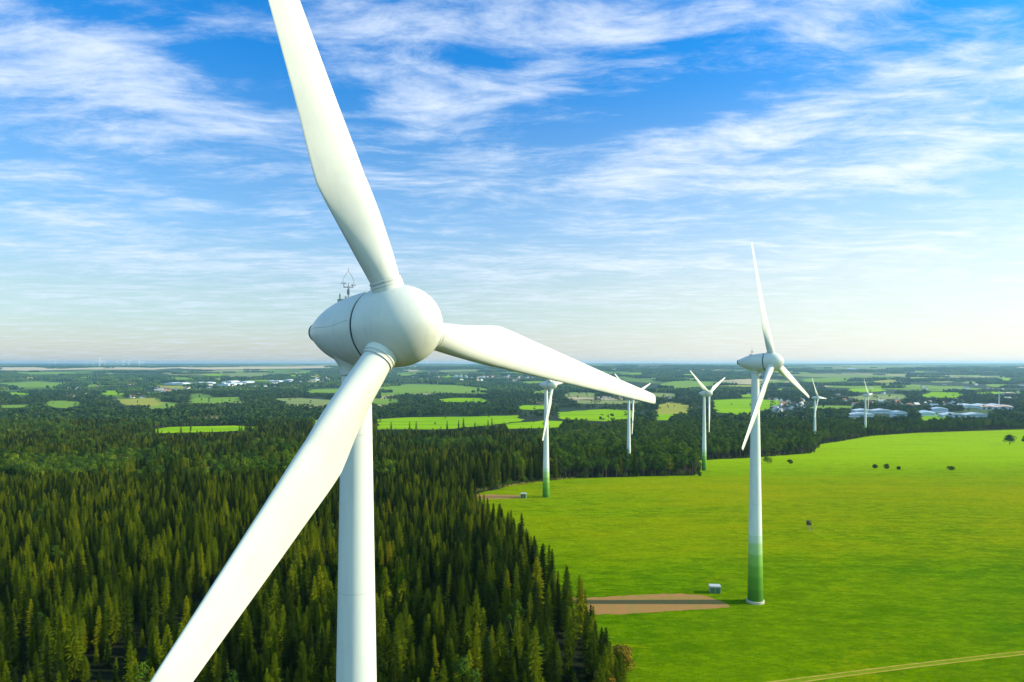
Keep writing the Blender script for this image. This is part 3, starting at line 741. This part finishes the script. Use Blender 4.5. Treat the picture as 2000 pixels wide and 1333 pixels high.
TOWN = [ # px range, py range, count, label, scale
 ((1495, 1570), (781, 806), 34, 'small gabled house in the village right of the tall meadow turbine', 1.0),
 ((1415, 1470), (768, 776), 10, 'small pale house behind the V bladed turbine', 1.0),
 ((1160, 1235), (775, 781), 12, 'small pale house among trees below the near blade\'s tip', 1.0),
 ((1300, 1342), (775, 781), 9, 'small pale house just right of the near blade\'s tip', 1.0),
 ((1620, 1760), (770, 796), 30, 'small house among trees behind the smallest near turbine', 1.1),
 ((1770, 1880), (772, 798), 26, 'small house among trees behind the pale factory halls', 1.1),
 ((1960, 2000), (772, 786), 6, 'small house at the right picture edge by the factory chimney', 1.1),
 ((1700, 2000), (752, 765), 14, 'tiny pale house on the far wooded slope at the right', 1.2),
 ((300, 370), (757, 768), 42, 'small house in the dense village far left of the near turbine\'s nacelle', 1.2),
 ((120, 280), (752, 788), 34, 'small house scattered among trees at the far left', 1.1),
 ((370, 560), (750, 762), 26, 'small house among trees right of the left hand village', 1.3),
 ((560, 650), (738, 752), 12, 'tiny white building close left of the near tower', 1.4),
 ((870, 1040), (733, 745), 34, 'tiny white house in the far town right of the near spinner', 1.4),
 ((780, 860), (727, 740), 10, 'tiny white house in the far town under the near spinner', 1.5),
]
FAR_HALLS = [
    (322, 358, 751.5, 9, 120, 'white factory roof in the far town, leftmost of the bright row'), (372, 408, 750.5, 9, 120, 'white factory roof second from left in the far bright row'),
    (424, 446, 754, 10, 300, 'large white hall at the centre of the far bright row of halls, left'), (436, 452, 748, 10, 160, 'white hall behind the large central one of the far bright row'),
    (462, 482, 749, 9, 160, 'white hall right of the large central one in the far bright row'), (487, 499, 753, 9, 120, 'small slanting white roof below the right part of the far bright row'),
    (518, 546, 746.5, 8, 90, 'low white hall in the far row nearer to the near tower'), (552, 566, 744, 8, 90, 'short white hall in the far row close left of the near nacelle'),
    (604, 618, 744, 8, 90, 'short white hall just left of the near tower top'), (884, 912, 737, 9, 160, 'white hall in the far town right of the near spinner'),
    (931, 945, 738.5, 9, 120, 'smaller white hall right of the first in the far town beside the near spinner'), (1668, 1682, 723, 14, 200, 'tiny white hall on the far slope at the right')]
HOUSES = []; CLEAR = []            # CLEAR: x, y, half width, depth in front, depth behind
for (x0, x1), (y0, y1), n, lab, s in TOWN:
    for i in range(n):
        px = rnd.uniform(x0, x1); py = rnd.uniform(y0, y1)
        if any(inside([tuple(v) for v in q], [px], [py])[0] for q in KEEP_OUT_PX): continue
        x, y = G(px, py); HOUSES.append((x, y, rnd.choice((0, 1, 2, 3, 1)), rnd.uniform(-.7, .7)+rnd.choice((0, 1.57)), lab, lab.replace('house', 'houses'), s*rnd.uniform(.9, 1.15)*1.2))
        CLEAR.append((x, y, 11*s, 20+y*.050, 12))
for a, c, py, h, dp, lab in FAR_HALLS:
    (xa, ya), (xb, yb) = G(a, py), G(c, py); CLEAR.append(((xa+xb)/2, (ya+yb)/2, (xb-xa)/2+20, 60+ya*.07, dp))
CLEAR = np.array(CLEAR)
def uncleared(P, pad=0.0):
    ok = np.ones(len(P), bool)
    for x, y, hw, f_, b_ in CLEAR:
        ok &= ~((np.abs(P[:, 0]-x) < hw+pad) & (P[:, 1] > y-f_-pad) & (P[:, 1] < y+b_))
    return ok
def screen(P, h):
    z = zg(P[:, 0], P[:, 1])
    px = 1000+F*P[:, 0]/P[:, 1]; pb = 710-F*z/P[:, 1]; pt = 710-F*(z+h)/P[:, 1]
    ok = ~inside(meadow_poly, P[:, 0], P[:, 1])
    for q in KEEP_OUT_PX:
        q = [tuple(v) for v in q]
        keep = nr.uniform(0, 1, len(P)) < .006
        for r in (pb, pt, (pb+pt)/2): ok &= ~inside(q, px, r) | keep
    for tx, ty in turb: ok &= (np.hypot(P[:, 0]-tx, P[:, 1]-ty) > 6.5)
    return ok, z, px, pb, pt
def rows(P, z, h0, hs, nidx, wide=1.0, off=0):
    n = len(P); s = h0*hs
    return np.stack([P[:, 0], P[:, 1], z, nr.uniform(0, 6.28, n), s, off+nr.randint(0, nidx, n), s*wide*nr.uniform(.85, 1.15, n)], 1)
def pick(P, m): return P[m]

# A: near spruce forest
P = grid(42, 440, 3.15, 1.1, 45)
P = P[P[:, 0] < 60]
ok, z, px, pb, pt = screen(P, 17)
ok &= ~((fbm(P[:, 0], P[:, 1], 11, 71) > .66)) & (nr.uniform(0, 1, len(P)) > .10)
dk = (np.abs(P[:, 0]+84-2*np.sin(P[:, 1]/9)) < 7.5) & (P[:, 1] > 126) & (P[:, 1] < 236)      # narrow ride
dk |= (np.abs(P[:, 1]-258-.25*P[:, 0]) < 2.2) & (P[:, 0] < -120)
ok &= ~((P[:, 1] < 185) & (nr.uniform(0, 1, len(P)) < np.where(P[:, 0] > -22, .26, .14)))
for q in [G(1182, 1175), G(1170, 1190)]: ok &= np.hypot(P[:, 0]-q[0], P[:, 1]-q[1]) > 2.5
ok &= ~((P[:, 0] > -45) & (P[:, 1] > 385) & (px > 890))
P = P[ok]; z = z[ok]; dk = dk[ok]; n = len(P)
hh = .71+.44*(fbm(P[:, 0], P[:, 1], 50, 3)-.5)+nr.uniform(-.22, .11, n)
hh = hh*np.where(fbm(P[:, 0], P[:, 1], 14, 8) > .62, .86, 1)
A = np.stack([P[:, 0], P[:, 1], z, nr.uniform(0, 6.28, n), hh, nr.randint(0, 6, n), hh*nr.uniform(.95, 1.4, n)], 1)
hh_ = A[:, 4]; A[dk, 4] *= .42; A[dk, 6] *= .6      # the ride is only filled with low young trees
de_ = np.interp(A[:, 1], [e[1] for e in edge], [e[0] for e in edge])-A[:, 0]
A[(de_ < 5) & (A[:, 1] < 300), 4] *= .93
mixl = (nr.uniform(0, 1, n) < .02) & (P[:, 1] < 400) & ~dk      # scattered leafy trees among the spruces
A_l = A[mixl].copy(); A_l[:, 4] *= 1.02; A_l[:, 5] = nr.randint(0, 5, len(A_l)); A_l[:, 6] = A_l[:, 4]*.8
A = A[~mixl]
# B: woods beyond, mixed
P = grid(430, 1330, 5.6, 1.12, 40)
ok, z, px, pb, pt = screen(P, 18)
ok &= ~((P[:, 1] < 470) & (px > 880) & (inside([(-60, 380), (-60, 425), (60, 460), (60, 380)], P[:, 0], P[:, 1])))
ok &= ~((fbm(P[:, 0], P[:, 1], 90, 21) > .70) & (P[:, 1] > 520))
P = P[ok]; z = z[ok]; n = len(P)
isS = (fbm(P[:, 0], P[:, 1], 160, 5)+nr.uniform(-.12, .12, n)) > np.where(P[:, 0] > 35, .80, .50)
hS = 1.0*nr.uniform(.75, 1.12, n)
hL = 1.05*nr.uniform(.7, 1.25, n)*np.where(fbm(P[:, 0], P[:, 1], 40, 9) > .5, 1.1, .85)
B_s = np.stack([P[:, 0], P[:, 1], z, nr.uniform(0, 6.28, n), hS, nr.randint(0, 6, n), hS*1.35], 1)[isS]
B_l = np.stack([P[:, 0], P[:, 1], z, nr.uniform(0, 6.28, n), hL, nr.randint(0, 5, n), hL*nr.uniform(.8, 1.1, n)], 1)[~isS]
B_l = np.concatenate([B_l, A_l])
# C: tree country around the villages
P = grid(1330, 3600, 10.5, 1.1, 60)
ok, z, px, pb, pt = screen(P, 14)
dn = fbm(P[:, 0], P[:, 1]*.7, 210, 31); fine = fbm(P[:, 0], P[:, 1], 60, 33)
ok &= (dn*.65+fine*.45 > .51) | (P[:, 1] < 1500)
ok &= uncleared(P)
P = P[ok]; z = z[ok]; n = len(P)
hC = 1.0*nr.uniform(.6, 1.3, n)*np.where(fbm(P[:, 0], P[:, 1], 70, 39) > .5, 1.1, .8)
for x_, y_, hw_, f_, b_ in CLEAR:      # garden trees below the houses are lower
    hC[(np.abs(P[:, 0]-x_) < hw_+4) & (P[:, 1] > y_-.10*y_) & (P[:, 1] < y_)] *= .55
Cc = np.stack([P[:, 0], P[:, 1], z, nr.uniform(0, 6.28, n), hC, nr.randint(0, 5, n), hC*nr.uniform(.9, 1.25, n)], 1)
# D: woods and hedges far away
P = grid(3600, 12000, 46, 1.08, 200)
ok, z, px, pb, pt = screen(P, 14)
dn = fbm(P[:, 0]*.45, P[:, 1], 420, 51); fine = fbm(P[:, 0]*.5, P[:, 1], 130, 53)
ok &= dn*.65+fine*.42 > np.interp(P[:, 1], [3600, 7000, 10500], [.55, .60, .62])
ok &= uncleared(P, 16)
P = P[ok]; z = z[ok]; n = len(P)
hD = nr.uniform(.8, 1.5, n)
D = np.stack([P[:, 0], P[:, 1], z, nr.uniform(-.5, .5, n), hD, nr.randint(0, 4, n), nr.uniform(.8, 1.5, n)], 1)
print('houses', len(HOUSES)); print('trees', len(A), len(B_s), len(B_l), len(Cc), len(D))

def frame_px(P, h):
    return 1000+F*P[:, 0]/P[:, 1], 710-F*(P[:, 2]+h*P[:, 4])/P[:, 1]
def split(Q, h, n):
    px, pt = frame_px(Q, h)
    vis = (px > 5) & (px < 1995) & (pt < 1322)
    size = np.where(vis, Q[:, 4]/Q[:, 1], -1); o = np.argsort(-size)[:n]
    m = np.zeros(len(Q), bool); m[o] = True; return Q[m], Q[~m]
def tree(name, parts, x, y, z, rot, s, w, label, cat, group):
    r = empty(name, (x, y, z), rot); r.scale = (w, w, s); tagp(r, label, cat, group)
    link('crown', parts[0], r); link('trunk', parts[1], r); return r
Sall = A
ind, rest = split(Sall, 20, 300)
for q in ind:
    px = 1000+F*q[0]/q[1]
    right = q[0] > np.interp(q[1], [e[1] for e in edge], [e[0] for e in edge])-7
    lab = 'tall narrow spruce on the forest edge beside the green meadow' if right else (
          'tall olive green spruce in the near forest right of the white tower' if px > 735 else (
          'tall olive green spruce in the near forest left of the lowered blade and tower' if px < 620-(q[1]-80)*0 else 'tall olive green spruce in the near forest close behind the white tower'))
    tree('spruce', SPm[int(q[5])], q[0], q[1], q[2], q[3], q[4], q[6], lab, 'spruce', 'spruces of the near forest')
scatter('spruce_forest', np.concatenate([rest, B_s]), src_spruce, 'dense dark green spruce forest stretching away behind the nearest trees', 'forest')
# larger leafy trees at the front of the woods are things
px, pt = frame_px(B_l, 15)
Bv = B_l.copy()
front = np.ones(len(B_l), bool)
ind, rest = split(B_l, 15, 290)
def wood_label(px, y):
    if y < 425: return 'rounded leafy tree standing among the pointed spruces of the near forest'
    if px < 700: return 'leafy green tree in dark wood beyond the spruces, left of the near tower'
    if px < 1060: return 'leafy dark tree of the wood between the near tower and the turbine with small cabin'
    if px < 1235: return 'leafy dark tree of the wood edge right of the turbine with the small cabin'
    if px < 1372: return 'leafy dark tree on the wood spur reaching into meadow by the V bladed turbine'
    return 'round leafy tree of the dark wood behind the tall meadow turbine'
for q in ind:
    px = 1000+F*q[0]/q[1]
    tree('leafy_tree', LFm[int(q[5])], q[0], q[1], q[2], q[3], q[4], q[6], wood_label(px, q[1]), 'tree', 'leafy trees of the woods behind the meadow')
scatter('mixed_wood', rest, src_leaf, 'dark leafy woodland in bands behind the meadow and the spruce forest', 'wood')
scatter('valley_trees', Cc, src_far, 'blue green trees thickly dotted through the valley around fields and villages', 'trees')
scatter('far_woods', D, src_clump, 'far bluish woods and hedges below the horizon', 'woods')

# rough growth along the foot of the woods
U = []
mp = meadow_poly
for i in range(len(edge)+0, len(mp)-3):
    (x0, y0), (x1, y1) = mp[i], mp[i+1]; L = math.hypot(x1-x0, y1-y0)
    if L > 420: continue
    for k in range(int(L/1.6)):
        u = rnd.random(); s_ = rnd.choice((.1, .14, .18, .25, .34))*rnd.uniform(.7, 1.3)
        x, y = x0+(x1-x0)*u+rnd.gauss(0, 1.6), y0+(y1-y0)*u+rnd.gauss(0, 2.0)
        U.append((x, y, float(zg(x, y))-.6*s_*4, rnd.uniform(0, 6.28), s_, rnd.randrange(5), s_*rnd.uniform(1.0, 1.9)))
for (x0, y0), (x1, y1) in zip(edge, edge[1:]):
    for k in range(int(math.hypot(x1-x0, y1-y0)/1.1)):
        u = rnd.random(); s_ = rnd.uniform(.07, .2)
        x, y = x0+(x1-x0)*u+rnd.uniform(-4.5, .8), y0+(y1-y0)*u
        U.append((x, y, float(zg(x, y))-.6*s_*4, rnd.uniform(0, 6.28), s_, rnd.randrange(5), s_*rnd.uniform(1.0, 1.7)))
scatter('undergrowth', U, src_leaf, 'low tangled undergrowth along the foot of the woods beside the meadow', 'undergrowth')

# single trees and bushes on the meadow
def plant(px, py, h, w, label, mf='leaf_dark', seed=1, cat='tree', name='field_tree', group=None, dist=None):
    x, y = G(px, py)
    b, tr = leafy_parts(200+seed, h, w, 12, 110, max(.5, h*.085), base=.08 if cat == 'tree' else .02, limbs=5)
    r = empty(name, (x, y, gz_sheet(x, y)), seed); tagp(r, label, cat, group)
    link('crown', mesh('crown', b.v, b.f, mf), r); link('trunk', mesh('trunk', tr.v, tr.f, 'bark', True), r)
    return r
plant(1972, 869, 15.5, 8.5, 'broad dark tree standing alone at the right edge of the far meadow', seed=1)
plant(2002, 867, 12, 5, 'smaller green tree cut by the right picture edge beside the broad dark tree', 'leaf_green', 2)
plant(1709, 916, 4.4, 2.6, 'dark round bush, leftmost of the three in the middle of the meadow', seed=3, cat='bush', name='bush')
plant(1732, 917, 5.0, 2.6, 'dark upright bush between two others in the middle of the meadow', seed=4, cat='bush', name='bush')
plant(1755.5, 918, 3.2, 1.9, 'smallest dark bush, right of the other two in the middle of the meadow', seed=5, cat='bush', name='bush')
plant(1857, 919, 3.8, 3.6, 'low wide dark bush alone on the meadow right of the three bushes', 'leaf_green', 6, 'bush', 'bush')
plant(1500, 906, 7.0, 5.4, 'brownish green bush behind the tall meadow turbine\'s tower', 'leaf_green', 7, 'bush', 'bush')
plant(1543, 907, 4.6, 2.8, 'small faded bush on the meadow below the wood\'s right end', 'leaf_green', 8, 'bush', 'bush')
plant(1366, 931, 4.4, 2.0, 'little scrubby bush beside the foot of the V bladed turbine', 'leaf_green', 9, 'bush', 'bush')
for i, (px, py, h, w) in enumerate([(1612, 862, 4, 4), (1622, 860, 5, 4), (1636, 859, 4, 4), (1648, 857, 6, 5), (1660, 856, 8, 7), (1672, 855, 7, 6), (1683, 854, 4, 5)]):
    plant(px, py, h, w, 'low scrubby bush in the row before the smallest near turbine', 'leaf_autumn' if i in (4, 5) else 'leaf_green', 20+i, 'bush', 'bush', 'row of low bushes at the far meadow corner')
def shrub(x, y, h, w, lab, mf, seed, per=330):
    b, tr = leafy_parts(seed, h, w, 14, per, .42, base=.04, limbs=6)
    r = empty('shrub', (x, y, gz_sheet(x, y)), seed); tagp(r, lab, 'shrub')
    link('crown', mesh('crown', b.v, b.f, mf), r); link('trunk', mesh('trunk', tr.v, tr.f, 'bark', True), r)
def by_top(px, py, h): 
    x, y = top_point(px, py, h); return x, y
shrub(*by_top(1214, 1262, 8), 8.0, 3.0, 'orange brown autumn shrub at the forest edge in the bottom middle', 'leaf_autumn', 301)
shrub(*by_top(1180, 1300, 8), 7.0, 2.5, 'rusty shrub half hidden between spruces left of the orange shrub', 'leaf_autumn', 303)
shrub(*by_top(905, 1280, 13), 13.0, 3.2, 'pale green rounded tree among spruces right of the white tower', 'leaf_green', 302, 200)

# ------------------------------------------------------------------ small buildings and equipment on the meadow
def cabin(px, py, w, dpt, h, yaw, label):
    x, y = G(px, py)
    r = empty('transformer_cabin', (x, y, gz_sheet(x, y)), R(yaw)); tagp(r, label, 'cabin')
    b = MB(); b.box(-w/2, w/2, 0, dpt, -.2, h); link('wall', b.mesh('wall', 'cream_box'), r)
    b = MB(); b.box(-w/2-.15, w/2+.15, -.15, dpt+.15, h+.003, h+.22); b.box(-w/2-.05, w/2+.05, -.05, dpt+.05, h+.22, h+.30); link('roof', b.mesh('roof', 'box_roof'), r)
    for sx_ in (-w*.24, w*.24):
        b = MB(); b.box(-.42*w/2, .42*w/2, -.04, -.002, .1, h*.86)
        for k in range(5): b.box(-.3*w/2, .3*w/2, -.06, -.042, h*.5+k*.14, h*.5+k*.14+.07)
        d_ = link('door', b.mesh('door', 'green_door'), r, T(sx_, 0, 0))
        b = MB(); b.box(-.03, .03, -.1, -.05, 0, .2); link('handle', b.mesh('handle', 'grey_metal'), d_, T(.3*w/2, 0, h*.4))
    b = MB(); b.box(w/2+.002, w/2+.05, dpt*.3, dpt*.7, h*.55, h*.8); link('vent', b.mesh('vent', 'grey_metal'), r)
cabin(1397, 1160, 3.1, 2.2, 1.9, -8, 'small white roofed cabin on the meadow left of the tall turbine\'s green foot')
cabin(1022, 974, 3.2, 2.6, 2.6, -6, 'tiny pale cabin on a gravel strip left of the turbine before the dark wood')
x, y = G(1580, 1037)
r = empty('hunting_stand', (x, y, gz_sheet(x, y)), R(12)); tagp(r, 'dark wooden raised hunting stand with ladder alone on the open meadow', 'hunting stand')
b = MB(); b.box(-.75, .75, -.7, .7, 2.5, 2.62); b.box(-.75, .75, -.7, -.66, 2.62, 3.5); b.box(-.75, .75, .66, .7, 2.62, 4.3); b.box(-.75, -.71, -.66, .66, 2.62, 3.5); b.box(.71, .75, -.66, .66, 2.62, 3.5)
for sx_ in (-.73, .67):
    b.box(sx_, sx_+.06, -.70, -.64, 3.5, 4.35)
link('cabin', b.mesh('cabin', 'dark_wood'), r)
b = MB(); b.box(-.95, .95, -.95, .95, 4.33, 4.42); link('roof', b.mesh('roof', 'dark_wood'), r)
for sx_ in (-1, 1):
    for sy_ in (-1, 1):
        b = MB(); b.tube((sx_*1.05, sy_*1.0, -.2), (sx_*.7, sy_*.65, 2.55), .08, .07, 7); link('leg', b.mesh('leg', 'pole_wood'), r)
b = MB(); b.tube((1.9, -.3, -.1), (.8, -.3, 2.9), .05); b.tube((1.9, .3, -.1), (.8, .3, 2.9), .05)
for k in range(8): u = (k+.5)/8; b.tube((1.9-1.1*u, -.3, 3*u-.1), (1.9-1.1*u, .3, 3*u-.1), .03)
link('ladder', b.mesh('ladder', 'pole_wood'), r)
b = MB(); b.tube((-1.0, -.95, .3), (.82, -.78, 2.0), .04); b.tube((1.0, -.95, .3), (-.82, -.78, 2.0), .04); link('brace', b.mesh('brace', 'pole_wood'), r)

# ------------------------------------------------------------------ villages
def house_meshes(w, dpt, h, rf):
    b = MB(); b.box(-w/2, w/2, -dpt/2, dpt/2, -1.5, h)
    b.add([(-w/2, -dpt/2, h), (-w/2, dpt/2, h), (-w/2, 0, h+rf)], [(0, 1, 2)]); b.add([(w/2, -dpt/2, h), (w/2, dpt/2, h), (w/2, 0, h+rf)], [(0, 2, 1)])
    wall = b.mesh('wall', 'plaster')
    e = .5; k = rf/(dpt/2)
    b = MB()
    for s_ in (-1, 1):
        vs = [(-w/2-e, 0, h+rf+.25), (w/2+e, 0, h+rf+.25), (w/2+e, s_*(dpt/2+e), h-e*k+.25), (-w/2-e, s_*(dpt/2+e), h-e*k+.25)]
        vs += [(x, y, z-.22) for x, y, z in vs]
        b.add(vs, [(0, 1, 2, 3), (4, 7, 6, 5), (3, 2, 6, 7), (0, 3, 7, 4), (1, 5, 6, 2)])
    roof = b.mesh('roof', 'roof_tile')
    b = MB(); b.box(w*.2, w*.2+.7, -.4, .4, h+rf*.5, h+rf+1.1); chim = b.mesh('chimney', 'roof_tile')
    b = MB()
    for sx_ in (-.32, 0, .32):
        for zz_ in ((1.0, 2.4), (3.6, 4.8)) if h > 4.9 else ((1.0, 2.4),):
            b.box(sx_*w-.55, sx_*w+.55, -dpt/2-.06, -dpt/2-.003, *zz_)
    win = b.mesh('windows', 'window_dark')
    return wall, roof, chim, win
HM = [house_meshes(*a) for a in ((11, 9, 5.4, 3.6), (14, 9.5, 5.6, 4), (9, 8.5, 3.6, 4), (18, 11, 6.2, 4))]
def house(x, y, k, rz, lab, grp, s=1.0):
    r = empty('house', (x, y, float(zg(x, y))), rz); r.scale = (s,)*3; tagp(r, lab, 'house', grp)
    wall, roof, chim, win = HM[k]
    w_ = link('wall', wall, r); ro = link('roof', roof, r); link('chimney', chim, ro); link('window', win, w_)
for h_ in HOUSES: house(*h_)
def hall(px0, px1, py, h, dpt, roofm, label, curved=False, shed=0.0, grp=None):
    (xa, ya), (xb, yb) = G(px0, py), G(px1, py); w = xb-xa; y = (ya+yb)/2
    r = empty('factory_hall', ((xa+xb)/2, y, float(zg((xa+xb)/2, y)))); tagp(r, label, 'factory hall', grp)
    b = MB(); b.box(-w/2, w/2, 0, dpt, -3, h); wl = link('wall', b.mesh('wall', 'hall_wall'), r)
    b = MB()
    if curved:
        n = 14; vs = []
        for i in range(n+1):
            a = math.pi*i/n; vs += [(-w/2*math.cos(a)*1.02, -.6, h+w*.16*math.sin(a)+.05), (-w/2*math.cos(a)*1.02, dpt+.6, h+w*.16*math.sin(a)+.05)]
        b.add(vs, [(2*i, 2*i+2, 2*i+3, 2*i+1) for i in range(n)]); b.add([vs[2*i] for i in range(n+1)], [tuple(range(n+1))]); b.add([vs[2*i+1] for i in range(n+1)], [tuple(range(n, -1, -1))])
    else:
        nb = max(1, int(w/45)); bw = (w+1.2)/nb
        for i in range(nb):
            x0 = -w/2-.6+i*bw; x1 = x0+bw-.02; zr = h+1.2+bw*.05
            b.add([(x0, -.6, h), (x0+bw/2, -.6, zr), (x1, -.6, h), (x0, dpt+.6, h+shed), (x0+bw/2, dpt+.6, zr+shed), (x1, dpt+.6, h+shed)], [(0, 1, 4, 3), (1, 2, 5, 4), (0, 2, 1), (3, 4, 5)])
    link('roof', b.mesh('roof', roofm), r)
    b = MB(); b.box(-w*.46, w*.46, -.12, -.004, h*.62, h*.76); link('ribbon_window', b.mesh('ribbon_window', 'window_dark'), wl)
    b = MB(); b.box(-w*.3, -w*.3+5, -.2, -.005, 0, 4.6); b.box(w*.25, w*.25+5, -.2, -.005, 0, 4.6); link('gate', b.mesh('gate', 'hall_roof_blue'), wl)
hall(1672, 1744, 808, 8, 26, 'hall_roof', 'long pale blue factory hall behind the smallest near turbine', shed=1)
hall(1656, 1708, 815, 6, 16, 'hall_roof', 'lower white hall in front of the long pale hall by the smallest near turbine', shed=1)
hall(1746, 1772, 816, 11, 20, 'hall_roof', 'round topped white hall at the right end of the long pale hall', curved=True)
hall(1796, 1828, 814, 9, 20, 'hall_roof_blue', 'grey blue factory block left of the long right hand hall', shed=3)
hall(1822, 1852, 806, 10, 18, 'hall_roof_blue', 'taller grey works building behind the grey blue block', shed=2)
hall(1842, 1932, 816, 7, 24, 'hall_roof', 'long low white roofed hall nearest to the meadow on the right', shed=1)
hall(1880, 1962, 797, 7, 28, 'hall_roof', 'long white roofed hall at the foot of the tall chimney', shed=3)
hall(1918, 1980, 800, 7, 16, 'hall_roof_red', 'reddish roofed hall in front of the chimney at the right', shed=4)
hall(1968, 1990, 772, 9, 40, 'hall_roof_red', 'small red roofed block above the chimney hall at the far right')
hall(1618, 1640, 782, 8, 60, 'hall_roof', 'small white roofed hall just right of the meadow corner turbine', shed=1)
for a, c, py, h, dp, lab in FAR_HALLS:
    hall(a, c, py, h, dp, 'hall_roof', lab, grp='white halls of the far towns')
x, y = G(1951, 795)
r = empty('factory_chimney', (x, y, float(zg(x, y)))); tagp(r, 'tall thin pale chimney above the factory halls at the right', 'chimney')
b = MB(); b.lathe([(-2, 2.6), (0, 2.5), (34, 1.6), (54, 1.35)], 16); link('shaft', b.mesh('shaft', 'plaster'), r)
b = MB(); b.lathe([(53.5, 1.5), (54.2, 1.6), (55, 1.6), (55, 1.1)], 16); link('rim', b.mesh('rim', 'grey_metal'), r)

# ------------------------------------------------------------------ haze
m = bpy.data.materials.new('haze'); m.use_nodes = True; t = NT(m.node_tree)
v = t.n('ShaderNodeVolumePrincipled', {'Color': col(.42, .76, 1.0), 'Density': 3.8e-5, 'Anisotropy': .25})
t.n('ShaderNodeOutputMaterial', {1: v})
MATS['haze'] = m
b = MB(); b.box(-38000, 38000, -4000, 38000, float(gv[:, 2].min())-1, 60)
tagp(link('haze', b.mesh('haze', 'haze')), 'thin blue haze over the valley', 'haze', None, 'stuff')
